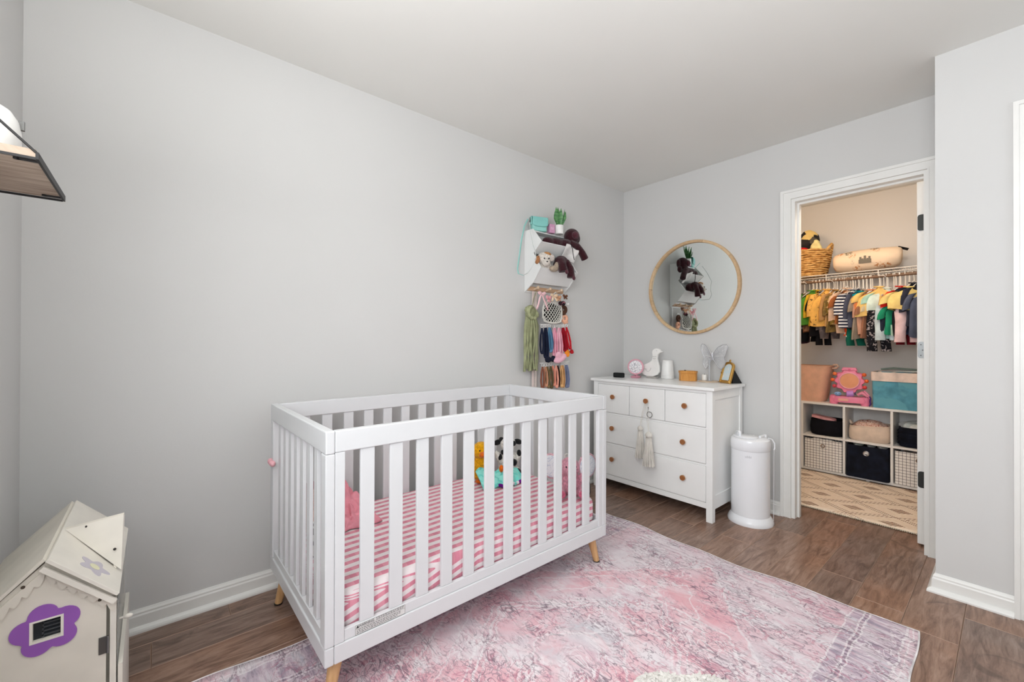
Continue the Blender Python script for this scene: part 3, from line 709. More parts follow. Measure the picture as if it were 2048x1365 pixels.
# local +x faces the viewer
part('frame_border', strip(of, inn, -.006, .008).xf(tilt), GOLD, gf, bevel=.001)
g = G(); g.tube([(.0085, y*.93, .004+z*.955) for y, z in of], .0035, 6, loop=True); g.tube([(.0085, y*1.05, .001+z*1.02) for y, z in inn], .0025, 6, loop=True)
g.ell((.003, 0, .16), (.005, .008, .010)); g.ell((.01, .038, .012), (.006, .009, .008)); g.ell((.01, -.038, .012), (.006, .009, .008)); g.cyl((.012, -.034, .070), (.012, -.045, .070), .004, .006, 8)
part('frame_ornament', g.xf(tilt), GOLD, gf)
t = NT('photo_print', .3); c = t.coord('Generated'); t.color(t.mix(t.sstep(t.noise(c, 5, 3, .6, .8), .52, .6), (206, 224, 230), (236, 230, 220)))
part('picture', G().prism([(y*1.0, z) for y, z in inn], 'x', -.003, .003).xf(tilt), t.m, gf, False)
part('easel_back', G().loft([[(-.0065, .028, .12), (-.0065, -.028, .12), (-.0085, -.028, .12), (-.0085, .028, .12)], [(-.006, .036, 0), (-.006, -.036, 0), (-.085, -.03, 0), (-.085, .03, 0)]]).xf(Matrix.Identity(4)), paint((16, 16, 18), .7, name='black_easel'), gf, False, loc=(-.028, 0, .0))
# ================================================================== toys in the crib
MT = MZ+.0012
def plushy(name, label, cat, u, v, rz, body, mat, z=MT, voxel=.0045, group=None):
    t = thing(name, label, cat, cribp(u, v, z), rz, group)
    part('body', body, mat, t, remesh=voxel); return t
YEL = plush((244, 172, 14)); OR = plush((236, 112, 22))
# duck (faces the camera side, -y / a little -x)
FZ = .055
dk = thing('duck_plush', 'yellow plush duck with an orange beak, propped at the back of the crib', 'toy', cribp(1.015, .60, MT+.004), R(-108))
g = G().ell((0, 0, .045), (.045, .05, .05)).ell((0, 0, .10), (.036, .04, .05)).ell((.008, 0, .168), (.046, .052, .048)).ell((.015, .043, .075), (.02, .018, .048), Matrix.Rotation(R(-14), 3, 'X')).ell((.015, -.043, .075), (.02, .018, .048), Matrix.Rotation(R(14), 3, 'X'))
part('body', g, YEL, dk, remesh=.0045)
part('beak', G().ell((.058, -.004, .157), (.022, .021, .013)).ell((.052, -.004, .150), (.018, .02, .012)), OR, dk)
for s in (-1, 1): part('eye', G().ell((.0485, s*.020, .176), .0045, nu=10, nv=6), BLACK, dk)
for s in (-1, 1): part('foot', G().ell((.055, s*.028, .012), (.022, .018, .011)), OR, dk)
# black and white spotted cow
WP = plush((232, 228, 220)); BP = plush((24, 24, 26))
cw = thing('spotted_cow_plush', 'white plush cow with black spots sitting behind the rattle cloth', 'toy', cribp(1.215, .60, MT+.006), R(-120))
g = G().ell((0, 0, .055), (.055, .058, .062)).ell((0, 0, .105), (.042, .044, .045)).ell((.012, 0, .170), (.044, .048, .042)).ell((.045, 0, .155), (.026, .032, .022))
for s in (-1, 1): g.ell((.045, s*.045, .022), (.045, .022, .021)).ell((.02, s*.055, .095), (.02, .02, .045), Matrix.Rotation(R(-25*s), 3, 'X'))
part('body', g, WP, cw, remesh=.005)
for s in (-1, 1):
    part('ear', G().ell((.0, s*.062, .180), (.012, .026, .016), Matrix.Rotation(R(-18*s), 3, 'X')), BP, cw)
    part('eye', G().ell((.052, s*.018, .184), .005, nu=10, nv=6), BLACK, cw)
    part('horn', G().cyl((0, s*.022, .205), (0, s*.028, .224), .007, .002, 10), WP, cw)
for c, r in (((.048, .024, .182), (.012, .018, .016)), ((.026, -.052, .098), (.016, .016, .022)), ((.045, .03, .07), (.02, .018, .02)), ((.076, -.048, .022), (.02, .021, .02)), ((.03, .062, .12), (.016, .014, .02)), ((.035, -.035, .13), (.014, .014, .014)), ((-.005, -.038, .192), (.02, .016, .018)), ((.072, .046, .022), (.022, .022, .021))):
    part('spot', G().ell(c, r, nu=12, nv=8), BP, cw)
# teal rattle cloth with purple hem, ring and stars
TEAL = cloth((112, 210, 198), .12, c2=(146, 226, 214), psc=40)
rc = thing('rattle_cloth', 'teal plush comforter cloth with purple hem in front of duck and cow', 'toy', cribp(1.06, .50, MT), R(-8))
def clf(a, b):
    x = -.125+.27*a; y = -.075+.10*b
    z = .006+.075*b**.8+.018*math.sin(a*11+.4)*b+.010*math.sin(a*23)*(1-b)-.02*abs(a-.5)
    return (x, y+.015*math.sin(a*9), max(.004, z))
part('cloth', G().sheet(clf, 40, 14), TEAL, rc, solid=.006, sheet=True)
def hem(a0, a1, m, lb):
    pts = [Vector(clf(a0+(a1-a0)*i/10, .0))+Vector((0, -.004, .005)) for i in range(11)]
    part('hem', G().tube(pts, .0085, 8), m, rc, label=lb)
hem(.32, .56, cloth((104, 14, 132)), 'purple hem'); hem(.57, .64, cloth((236, 226, 238)), 'white hem patch'); hem(.65, .72, TEAL, None); hem(.73, .80, cloth((236, 226, 238)), 'white hem patch'); hem(.81, .99, cloth((104, 14, 132)), 'purple hem')
rg = part('teething_ring', G().torus((.045, -.052, .066), .0165, .0045, 'y', 28, 8), paint((240, 238, 236), .3), rc)
part('ring_bead', G().ell((.045, -.050, .066), (.007, .004, .007), nu=10, nv=6), paint((180, 180, 182), .3), rg)
part('orange_tag', G().ell((.005, -.03, .088), (.014, .010, .020)), OR, rc, label='orange plush tag')
# pink elephant with patterned ears
PK = plush((238, 168, 186)); PK2 = plush((246, 190, 204))
EL = thing('elephant_plush', 'pink plush elephant with pale patterned ears at the right end of the crib', 'toy', cribp(1.235, .135, MT+.006), R(-128))
g = G().ell((0, 0, .055), (.05, .055, .06)).ell((.012, 0, .135), (.048, .052, .052))
g.tube([(.045, 0, .135), (.075, 0, .115), (.085, 0, .085), (.083, 0, .055), (.09, 0, .035)], [.026, .022, .019, .017, .016], 12)
for s in (-1, 1): g.ell((.05, s*.05, .024), (.042, .024, .024)).ell((.022, s*.058, .08), (.02, .02, .036), Matrix.Rotation(R(-28*s), 3, 'X'))
part('body', g, PK, EL, remesh=.005)
EARP = NT('ear_print', .9); c = EARP.coord(); EARP.color(EARP.mix(EARP.sstep(EARP.noise(c, 85, 3, .6, 1), .52, .6), (236, 238, 242), (196, 206, 222)))
for s in (-1, 1):
    e = part('ear', G().ell((0, 0, 0), (.010, .056, .066)), plush((240, 190, 200)), EL, loc=(.002, s*.092, .140), rot=(R(-8*s), 0, R(20*s)))
    part('ear_lining', G().ell((.0065, 0, 0), (.006, .047, .057)), EARP.m, e)
    part('eye', G().ell((.056, s*.024, .150), .0045, nu=10, nv=6), BLACK, EL)
    part('foot_pad', G().ell((.092, s*.05, .024), (.004, .018, .018)), plush((240, 120, 150)), EL)
part('bow', G().torus((0, .012, .190), .010, .004, 'x', 16, 6).torus((0, -.012, .190), .010, .004, 'x', 16, 6), cloth((214, 212, 206)), EL)
solo('black_strap', 'thin black strap hanging by the elephant inside the front right corner', 'strap', G().tube([(0, 0, .105), (.012, -.002, .085), (.018, -.003, .06), (.02, -.003, .02), (.01, -.004, .004), (-.02, -.004, .004)], .0022, 6), BLACK, cribp(1.275, .05, MT))
# crumpled pink blanket at the left end
def crumple(a, b, L, W, hgt, seed):
    x = (a-.5)*L; y = (b-.5)*W; e = min(a, 1-a, b, 1-b)*2
    n1 = noise.noise(Vector((a*3.2+seed, b*3.2, 0)))*.5+.5; n2 = abs(noise.noise(Vector((a*7+seed, b*7, 3))))
    return Vector((x+.02*noise.noise(Vector((a*5, b*5, seed+9))), y+.02*noise.noise(Vector((a*5, b*5, seed+5))), .004+hgt*(n1*.75+n2*.6)*min(1, e*3)**.6))
BLK = cloth((232, 152, 166), .08, 40)
bl = thing('pink_blanket', 'crumpled pink muslin blanket in the back left corner of the crib', 'blanket', cribp(.285, .555, MT), 0)
def blf(a, b):
    p = crumple(a, b, .16, .24, .05, 2.2); k = max(0, (b-.45))/.55
    p.z += .17*k**1.3*math.exp(-((a-.30)*3.0)**2)+.02*k; return p
part('blanket_folds', G().sheet(blf, 44, 44), BLK, bl, solid=.004, sheet=True)
# baby doll-ish plush seen through the left end slats
dl = thing('peach_doll', 'soft doll in peach clothes sitting against the left end slats of the crib', 'toy', cribp(.105, .50, MT+.005), R(-60))
g = G().ell((0, 0, .06), (.045, .05, .062)).ell((.0, 0, .155), (.042, .045, .045))
for s in (-1, 1): g.ell((.05, s*.03, .02), (.045, .02, .019)).ell((.02, s*.055, .085), (.018, .018, .045), Matrix.Rotation(R(-20*s), 3, 'X'))
part('body', g, plush((226, 176, 150)), dl, remesh=.005)
part('hood', G().ell((-.008, 0, .160), (.044, .048, .047)), plush((150, 52, 62)), dl)
for s in (-1, 1): part('eye', G().ell((.040, s*.014, .158), .004, nu=10, nv=6), BLACK, dl)
mb = thing('board_book', 'small black and white soft book lying against the left end slats', 'book', cribp(.055, .31, MT), R(3))
bkm = NT('book_print', .7); c = bkm.coord(); bkm.color(bkm.mix(bkm.math('GREATER_THAN', bkm.noise(c, 38, 1), .5), (232, 230, 226), (52, 46, 50)))
part('cover', G().box(-.006, .006, -.05, .05, 0, .12), bkm.m, mb, False, bevel=.003)
part('page_block', G().box(-.0045, .0045, -.0515, .0475, .004, .1185), cloth((236, 220, 222)), mb, False)
# pink bow tied on the far left slat
bw = thing('pink_ribbon_bow', 'pale pink fabric bow tied round the far left end slat', 'bow', cribp(-.004, .70, .61))
part('knot', G().ell((0, 0, 0), (.012, .012, .011)), cloth((238, 178, 186)), bw)
for s in (-1, 1): part('loop', G().ell((-.002, s*.020, .004), (.011, .019, .013), Matrix.Rotation(R(14*s), 3, 'X'), lump=.2, lsc=60), cloth((238, 178, 186)), bw)
# ================================================================== toy house in the window corner
TH0 = (-.188, 1.455)
HX0, HX1, HY0, HY1, EZ, RZ = -.318, -.068, 1.47, 1.93, .485, .612
TW = paint((226, 220, 208), .55, name='toy_house_white'); TW2 = paint((232, 227, 217), .5)
hs = thing('doll_house', 'white wooden toy house with a purple flower window in the left corner', 'toy house', (-.19, 1.70, 0))
def L_(x, y): return x+.19, y-1.70
rx = 0.0; x0, x1 = HX0+.19, HX1+.19; y0, y1 = HY0-1.70, HY1-1.70
# gable front with square opening
wx0, wx1, wz0, wz1 = -.024, .029, .424, .474
def gable_x(z): return x0+(rx-x0)*(z-EZ)/(RZ-.006-EZ), x1+(rx-x1)*(z-EZ)/(RZ-.006-EZ)
t_ = .010
part('front_panel', G().box(x0, wx0, y0, y0+t_, .02, EZ).box(wx1, x1-.0185, y0, y0+t_, .02, EZ).box(wx0, wx1, y0, y0+t_, .02, wz0).box(wx0, wx1, y0, y0+t_, wz1, EZ), TW, hs, False)
part('gable_panel', G().prism([(x0, EZ), (x1-.004, EZ), (rx, RZ-.006)], 'y', y0, y0+t_), TW, hs, False)
part('back_panel', G().prism([(x0, .02), (x1, .02), (x1, EZ), (rx, RZ-.006), (x0, EZ)], 'y', y1-t_, y1), TW, hs, False)
part('side_panel', G().box(x0, x0+t_, y0+t_, y1-t_, .02, EZ), TW, hs, False)
part('corner_post', G().box(x1-.012, x1, y0, y0+.013, .0, EZ-.012), TW2, hs, False, bevel=.001)
part('corner_post', G().box(x1-.012, x1, y1-.024, y1-t_-.0005, .0, EZ), TW2, hs, False, bevel=.001)
for z in (.02, .25): part('floor_shelf', G().box(x0+t_, x1-.002, y0+t_, y1-t_, z, z+.008), TW, hs, False)
fp = [];  # purple flower round the opening
fl = [(13, 1283, 0), (161, 1244, 0)]
cxw, czw = (wx0+wx1)/2-.0, (wz0+wz1)/2
for i in range(60):
    a = 2*PI*i/60; ph = ((a-R(100)+R(36)) % R(72))-R(36); r = .034*math.cos(ph)+math.sqrt(max(0, .0255**2-(.034*math.sin(ph))**2)); fp.append((cxw+r*1.0*math.cos(a), czw+r*math.sin(a)))
sq = []
for i in range(60):
    a = 2*PI*i/60; q = .0262/max(abs(math.cos(a)), abs(math.sin(a))); sq.append((cxw+q*math.cos(a), czw+(q*(.0248/.0262))*math.sin(a)))
g = G(); g.loft([[(o[0], y0-.003, o[1]), (o[0], y0-.0002, o[1]), (i[0], y0-.0002, i[1]), (i[0], y0-.003, i[1])] for o, i in zip([(max(a, b) and a, b) for a, b in fp], sq)], loop=True)
part('flower_decal', g, paint((150, 92, 180), .5, name='purple_paint'), hs, False, label='purple flower around the window')
w = part('window_frame', G().box(wx0-.001, wx0+.004, y0-.004, y0+.012, wz0-.001, wz1+.001).box(wx1-.004, wx1+.001, y0-.004, y0+.012, wz0-.001, wz1+.001).box(wx0+.004, wx1-.004, y0-.004, y0+.012, wz0-.001, wz0+.004).box(wx0+.004, wx1-.004, y0-.004, y0+.012, wz1-.003, wz1+.001), TW2, hs, False)
part('window_pane', G().box(wx0+.004, wx1-.004, y0+.006, y0+.0085, wz0+.004, wz1-.003), paint((30, 36, 42), .15, name='dark_glazing'), w, False)
g = G()
for z in (.434, .443, .452, .461): g.box(wx0+.018, wx1-.006, y0+.0055-.003, y0+.0055, z, z+.003)
g.box(wx0+.018, wx0+.021, y0+.0025, y0+.0055, .43, .465)
part('window_grille', g, paint((62, 66, 70), .4), w, False)
# roof: two slopes with overhang, right slope lower strip is the flower panel
def slab(p, q, r_, s_, th):
    p, q, r_, s_ = map(Vector, (p, q, r_, s_)); n = (q-p).cross(s_-p).normalized()*th
    return G().loft([[p, q, r_, s_], [p+n, q+n, r_+n, s_+n]])
ya, yb = y0-.016, y1+.004
part('left_roof', slab((rx, ya+.01, RZ), (rx, yb, RZ), (x0-.012, yb, EZ-.012), (x0-.012, ya+.01, EZ-.012), .007), TW, hs, False)
ym = ya+.185
rp = part('right_roof', slab((x1+.001, ya, EZ+.002), (x1+.001, yb, EZ+.002), (rx, yb, RZ), (rx, ya, RZ), .008), TW2, hs, False, bevel=.0008)
# overhanging eave board on the gable and scalloped trim
part('eave_board', slab((rx-.002, ya-.001, RZ-.010), (rx-.002, ya+.008, RZ-.010), (x1+.002, ya+.008, EZ-.008), (x1+.002, ya-.001, EZ-.008), .011), TW2, hs, False)
sc = [];  n = 7; dx, dz = x1-rx, EZ-.012-(RZ-.016)
for i in range(n*8+1):
    a = i/(n*8); ph = (i % 8)/8*PI; d = -.022-.012*math.sin(ph); nx, nz = dz, -dx; ll = math.hypot(dx, dz)
    sc.append((rx+dx*a+(nx/ll)*-d*-1*0+0, (RZ-.016)+dz*a+d))
part('scalloped_trim', G().prism([(rx, RZ-.02), ]+sc[1:]+[(x1, EZ-.012)], 'y', y0-.005, y0-.0005), TW, hs, False)
sc2 = []
for i in range(n*8+1):
    a = i/(n*8); d = -.020-.012*math.sin((i % 8)/8*PI); sc2.append((rx+(x0-rx)*a, RZ-.016+(EZ-.012-RZ+.016)*a+d))
part('scalloped_trim', G().prism([(rx, RZ-.02), ]+sc2[1:]+[(x0, EZ-.012)], 'y', y0-.005, y0-.0005), TW, hs, False)
g = G()
for (x, z) in ((rx+.036, RZ-.060), (rx+.092, EZ-.001), (rx-.035, RZ-.050), (rx-.09, EZ+.005)): g.cyl((x, y0-.0056, z), (x, y0-.0049, z), .0038, seg=12)
part('screw_cap', g, paint((70, 58, 46), .6), hs)
# lavender flower on the roof
sl_n = Vector((RZ-EZ, 0, x1)).normalized()
def roofp(u, v): # u down slope 0..1, v along y
    return Vector((rx+(x1-rx)*u, ya+v, RZ+(EZ-RZ)*u))+sl_n*.0092
def petal(c, r0, r1, k=5, n=50, ph=0): return [roofp(c[0]+(r0+r1*math.cos(k*(2*PI*i/n)+ph))*math.cos(2*PI*i/n)/.18, c[1]+(r0+r1*math.cos(k*(2*PI*i/n)+ph))*math.sin(2*PI*i/n)) for i in range(n)]
pp_ = petal((.58, .075), .034, .009)
part('roof_flower', G().loft([pp_, [p+sl_n*.0006 for p in pp_]]), paint((196, 190, 200), .5), rp, False, label='pale lavender flower on the roof panel')
pc = petal((.58, .075), .013, 0); part('flower_centre', G().loft([[p+sl_n*.0007 for p in pc], [p+sl_n*.0012 for p in pc]]), paint((226, 224, 190), .5), rp, False)
# cross gable on the right slope
def hl(x, y, z): return Vector((x+.19, y-1.70, z))
dA, dB, dC = hl(-.181, 1.664, .614), hl(-.062, 1.627, .636), hl(-.064, 1.573, .502)
nn = (dB-dA).cross(dC-dA).normalized()*.008
part('dormer_roof', G().loft([[dA, dB, dC], [dA-nn*(1 if nn.z > 0 else -1), dB-nn*(1 if nn.z > 0 else -1), dC-nn*(1 if nn.z > 0 else -1)]]), TW2, hs, False, bevel=.0008)
dD = hl(-.068, 1.705, .500); nn2 = (dD-dA).cross(dB-dA).normalized()*.007
part('dormer_back', G().loft([[dA+Vector((0, .009, -.003)), dB+Vector((0, .009, -.003)), dD], [dA+nn2*-1+Vector((0, .009, -.003)), dB-nn2+Vector((0, .009, -.003)), dD-nn2]]), TW, hs, False)
part('dormer_gable', G().loft([[dC+Vector((-.010, .006, -.004)), dB+Vector((-.010, .004, -.016)), dD+Vector((-.004, 0, -.004))], [dC+Vector((-.016, .006, -.004)), dB+Vector((-.016, .004, -.016)), dD+Vector((-.010, 0, -.004))]]), TW, hs, False)
for p in (hl(-.138, 1.650, .615), hl(-.078, 1.592, .556)): part('screw_cap', G().ell(p, (.0035, .0035, .0035), nu=10, nv=6), paint((40, 34, 30), .5), hs)
# open side with clear panel, cord and wooden knob
ap = NT('clear_panel', .1); ap.color((225, 228, 226)); ap.b.inputs['Alpha'].default_value = .35
part('clear_side_panel', G().box(x1+.001, x1+.003, y0+.016, y1-.03, .03, EZ-.02), ap.m, hs, False)
part('knob_rod', G().cyl((x1+.003, y0+.06, .392), (x1+.012, y0+.06, .392), .003, seg=8).ell((x1+.02, y0+.06, .392), (.010, .006, .006)), TW2, hs)
part('hinge_plate', G().box(x1-.032, x1-.0135, y0-.0025, y0-.0002, .345, .388), HM2, hs, False, bevel=.001)
part('hinge_barrel', G().cyl((x1-.0155, y0-.003, .345), (x1-.0155, y0-.003, .388), .0025, seg=8), HM2, hs)
part('base_board', G().box(x1+.0032, x1+.012, y0+.01, y1-.05, .0, .30), TW2, hs, False)

# ================================================================== wall shelf in the window corner
SY0_, SY1_, SZ_ = 1.135, 1.44, 1.455; SXE = -.160
sh = thing('wall_shelf', 'brown wooden wall shelf with thin black metal triangle brackets', 'shelf', (WX, (SY0_+SY1_)/2, SZ_))
hw = (SY1_-SY0_)/2; dp = SXE-WX
part('shelf_board', G().box(.002, dp-.004, -hw+.003, hw-.003, .004, .018), wood((150, 128, 110), (198, 182, 162), (3, 30, 3), .6, 'weathered_shelf_wood', 3), sh, False)
BM = paint((26, 24, 24), .5, metal=.3, name='black_iron')
part('front_bar', G().box(dp-.004, dp, -hw, hw, .0, .013), BM, sh, False)
for s in (-1, 1):
    y = s*(hw-.0015)
    part('side_bracket', G().box(.0005, dp-.0041, y-.0015, y+.0015, -.001, .0035).tube([(.003, y, .2), (dp-.003, y, .012)], .0022, 6).box(.0005, .0035, y-.0015, y+.0015, .0036, .205), BM, sh, False)
    part('bracket_tab', G().loft([[(x, y-s*.02+.006*math.sin(a)*1, -.0005+z) for x, a in [(.5*0+xx, 0) for xx in (0, 0, 0)]] for z in (0, .001)]) if False else G().box(dp-.030, dp-.004, y-s*.022-.0035, y-s*.022+.0035, .0005, .0039).cyl((dp-.030, y-s*.022, .0005), (dp-.030, y-s*.022, .0039), .0048, seg=12), BM, sh, False)
# white rounded canister, cropped by the left frame edge
cn2 = thing('white_canister', 'white rounded canister with a small grey side tab on the wall shelf', 'canister', (-.262, 1.262, SZ_+.0186))
part('body', G().lathe([(0, 0), (.058, 0), (.061, .006), (.061, .062), (.058, .082), (.048, .100), (.03, .112), (0, .117)], seg=40), paint((236, 236, 234), .4), cn2)
part('side_tab', G().box(-.004, .004, -.004, .004, 0, .018), paint((110, 110, 108), .5), cn2, False, loc=(.0605, .004, .070))

# ================================================================== fluffy sheepskin at the bottom edge of the view
fm_ = cloth((224, 221, 216), .04, 40, name='sheepskin_white')
fl_ = thing('sheepskin_throw', 'white fluffy sheepskin lying on the rug at the bottom edge', 'throw', (1.243, .618, .012), R(-40))
def skf(a, b):
    ang = 2*PI*a; r = b*(1+.10*math.sin(3*ang+.5)+.06*math.sin(7*ang)); x = .20*r*math.cos(ang); y = .13*r*math.sin(ang)
    return (x, y, .004+.055*(1-b**2)**.5+.010*noise.noise(Vector((x*30, y*30, 1)))*(1-b*.6))
part('hide', G().sheet(skf, 60, 14), fm_, fl_, solid=.006, sheet=True)
g = G(); rr = random.Random(4)
for i in range(1300):
    a, b = rr.random(), rr.random()**.5*.99; p = Vector(skf(a, b)); d = Vector((rr.uniform(-1, 1), rr.uniform(-1, 1), 1.0)).normalized()
    if b > .85: d = (Vector((p.x, p.y, .03))*3+Vector((rr.uniform(-.5, .5), rr.uniform(-.5, .5), .4))).normalized()
    q = d.orthogonal()*.006; L = rr.uniform(.008, .016); side = d.cross(q)
    tip = p+d*L+Vector((rr.uniform(-.008, .008), rr.uniform(-.008, .008), -.002))
    md_ = p+d*L*.55
    g.add([p+q, p-q*.5+side*.8, p-q*.5-side*.8, md_+q, md_-q*.5+side*.8, md_-q*.5-side*.8, tip], [(0, 1, 4, 3), (1, 2, 5, 4), (2, 0, 3, 5), (3, 4, 6), (4, 5, 6), (5, 3, 6)])
part('fleece', g, fm_, fl_, kind='stuff')
# ================================================================== two-tier wall bin with its hanging bits
OX0, OX1 = 1.972, 2.345
WBM = paint((236, 237, 236), .4, var=.006, name='wall_bin_white')
wb = thing('wall_bin', 'white two-tier wall bin on the grey wall above the crib', 'shelf', (OX0, WY, 1.475))
ow = OX1-OX0; b = lambda y, z: (y-WY, z-1.475)
sidep = [b(WY-.001, 1.475), b(2.110, 1.534), b(2.034, 1.628), b(2.108, 1.733), b(2.028, 1.802), b(2.115, 1.902), b(WY-.001, 1.902)]
sidep[0] = (-.001, 0)
for x in (0, ow-.009): part('side_panel', G().prism(sidep, 'x', x, x+.009), WBM, wb, False, bevel=.001)
def pan(p, q, th=.007, nm='front_panel'):
    (y0, z0), (y1, z1) = b(*p), b(*q); n = Vector((0, z1-z0, -(y1-y0))).normalized()*th
    part(nm, G().loft([[(.0095, y0, z0), (ow-.0095, y0, z0), (ow-.0095, y1, z1), (.0095, y1, z1)], [(.0095, y0+n.y, z0+n.z), (ow-.0095, y0+n.y, z0+n.z), (ow-.0095, y1+n.y, z1+n.z), (.0095, y1+n.y, z1+n.z)]]), WBM, wb, False, bevel=.001)
pan((2.118, 1.532), (2.040, 1.628)); pan((2.114, 1.733), (2.034, 1.800))
part('bin_floor', G().box(.0095, ow-.0095, -.084, -.009, .062, .070), WBM, wb, False)
part('bin_floor', G().box(.0095, ow-.0095, -.088, -.009, .262, .270), WBM, wb, False)
part('top_shelf', G().box(.0095, ow-.0095, -.080, -.009, .412, .420), WBM, wb, False)
part('back_panel', G().box(.0095, ow-.0095, -.0085, -.001, 0, .427), WBM, wb, False)
rod = part('peg_rail', G().box(.0095, ow-.0095, -.030, -.009, .012, .040), wood((186, 146, 112), (214, 178, 146), (3, 20, 20), .5, 'peg_rail_wood', 4), wb, False, bevel=.002)
PEG = wood((214, 184, 152), (234, 208, 180), (20, 3, 20), .5, 'peg_wood', 4)
PX = (.065, .185, .300)
for x in PX: part('peg', G().cyl((x, -.0301, .022), (x, -.070, .030), .0075, .0075, 12).ell((x, -.072, .0305), (.0115, .009, .0115), nu=12, nv=8), PEG, wb)
# --- on the top shelf
TZO = 1.8956
MINT = paint((146, 208, 200), .5, var=.04, name='mint_leather')
ps = thing('mint_purse', 'mint green flap purse with a long strap at the left of the wall bin top', 'bag', (2.045, 2.132, TZO), R(-18))
def pouch(w, d, h, r, ins=.01): return G().loft([[(x, y, z) for x, y, _ in rrect(w-i, d-i*.6, r)] for z, i in ((0, .012), (.004, 0), (h*.55, 0), (h*.9, ins), (h, ins*2.5))])
part('purse_body', pouch(.112, .050, .092, .016), MINT, ps)
def flap(a, bb):
    x = (a-.5)*.118*(1-.12*(bb > .0)*0); s = bb
    if s < .35: y, z = .026-.052*(s/.35), .096+.006*math.sin(PI*s/.35)
    else: y, z = -.0275-.003*math.sin(PI*(s-.35)/.65), .096-.066*((s-.35)/.65)
    e = abs(a-.5)*2; z += (.012*e**4 if s > .9 else 0); return (x, y, z)
part('flap', G().sheet(flap, 16, 14), paint((132, 200, 194), .45, name='mint_flap'), ps, solid=.003, sheet=True)
part('strap_end', G().box(-.063, -.055, -.012, .012, .045, .10), MINT, ps, False, bevel=.002)
part('buckle', G().torus((-.066, 0, .07), .007, .0015, 'x', 16, 6).cyl((-.0665, 0, .078), (-.0665, 0, .092), .0016, seg=6), paint((44, 40, 40), .4, metal=.6), ps)
sp = [at(x, y, 'y', Y) for x, y, Y in ((1056, 438, 2.10), (1049, 452, 2.14), (1043, 480, 2.165), (1039, 510, 2.17), (1035, 538, 2.17), (1037, 548, 2.155), (1047, 551, 2.10))]
sl2 = [at(x, y, 'y', Y) for x, y, Y in ((1047, 551, 2.10), (1056, 546, 2.03), (1066, 532, 2.0), (1072, 518, 2.0), (1071, 505, 2.0), (1066, 490, 2.0), (1061, 465, 2.04), (1059, 446, 2.08))]
inv = ps.matrix_world.inverted() if False else (Matrix.Translation(ps.location)@Matrix.Rotation(R(-18), 4, 'Z')).inverted()
part('strap', G().tube([inv@p for p in sp], .0055, 8, flat=.35), MINT, ps)
part('thin_strap', G().tube([inv@p for p in sl2], .0022, 6), paint((200, 206, 204), .5), ps, label='thin pale end of the strap')
pb = thing('pink_box', 'tiny pink box with pale lettering between purse and plant', 'box', (2.140, 2.105, TZO), R(-12))
part('carton', G().box(-.022, .022, -.016, .016, 0, .062), paint((206, 152, 184), .5), pb, False, bevel=.001)
pf = fr.copy(); pf.translation = (0, -.0165, .032)
text('box_lettering', 'ISI', .026, paint((232, 206, 222), .5), pb, pf, .0003)
pt = thing('potted_plant', 'small green snake plant in a white cylinder pot on the wall bin', 'plant', (2.202, 2.085, TZO))
part('pot', G().lathe([(0, 0), (.029, 0), (.031, .004), (.031, .062), (.028, .062), (.028, .054), (0, .054)], seg=28), paint((238, 238, 236), .4), pt)
LF = NT('snake_plant_leaf', .45); c = LF.coord(scale=(1, 1, 26)); LF.color(LF.ramp(LF.noise(c, 3, 3, .6, 1), [(.35, (48, 104, 58)), (.6, (98, 156, 92))]))
rr = random.Random(5)
for (dx, dy, tx, ty, hh, ww) in ((-.006, 0, -.022, .004, .19, .017), (.004, .006, .000, .01, .20, .016), (-.012, -.006, -.052, -.01, .12, .010), (.012, 0, .048, .0, .165, .013), (.008, -.008, .030, -.02, .15, .013), (0, -.01, -.012, -.02, .17, .015), (-.004, .01, .012, .02, .185, .013), (.015, .004, .058, .01, .20, .005)):
    base = Vector((dx, dy, .054)); tip = Vector((dx+tx, dy+ty, .054+hh*.72)); dr_ = (tip-base).normalized(); sd = Vector((.80, -.60, 0)) if rr.random() < .7 else Vector((.45, -.89, 0)); rings = []
    for i in range(8):
        q = i/7; p = base.lerp(tip, q)+Vector((tx*.15*math.sin(PI*q), 0, 0)); w = 1.35*ww*(.5+.85*q if q < .55 else (1-q)/.45*.97)+.0004; nn = dr_.cross(sd).normalized()
        rings.append([p+sd*w, p+nn*.0022-nn*.003, p-sd*w, p-nn*.0022-nn*.003])
    part('leaf', G().loft(rings), LF.m, pt)
# --- plush toys in the bins
BRN = plush((62, 26, 34), 'dark_brown_plush'); BRN2 = plush((92, 48, 58))
bb_ = thing('brown_bear_plush', 'dark brown plush bear lying across the upper tier of the wall bin', 'toy', (2.25, 2.075, 1.79))
g = G().ell((.075, .0, .105), (.062, .055, .060)).ell((.0, .0, .035), (.075, .045, .042)).ell((-.085, 0, .038), (.075, .034, .034)).ell((-.16, .005, .035), (.055, .032, .032))
g.tube([(.03, -.02, .045), (.09, -.035, .03), (.135, -.045, -.01), (.165, -.05, -.055)], [.030, .028, .026, .028], 12)
part('body', g, BRN, bb_, remesh=.005)
part('ear', G().ell((.135, .005, .105), (.032, .018, .036)), BRN, bb_); part('ear', G().ell((.125, .0, .045), (.032, .02, .032)), BRN, bb_)
part('snout', G().ell((.06, -.048, .105), (.032, .022, .028)), BRN2, bb_)
b2 = thing('brown_puppy_plush', 'dark brown plush hanging its head and paws out of the lower tier', 'toy', (2.165, 2.045, 1.60))
g = G().ell((.0, -.015, .088), (.055, .042, .042)).ell((.03, .02, .07), (.07, .03, .045))
g.tube([(-.02, -.03, .09), (-.03, -.055, .055), (-.028, -.062, .01)], [.03, .028, .034], 12).tube([(.03, -.03, .09), (.048, -.06, .04), (.045, -.066, -.025)], [.026, .023, .029], 12)
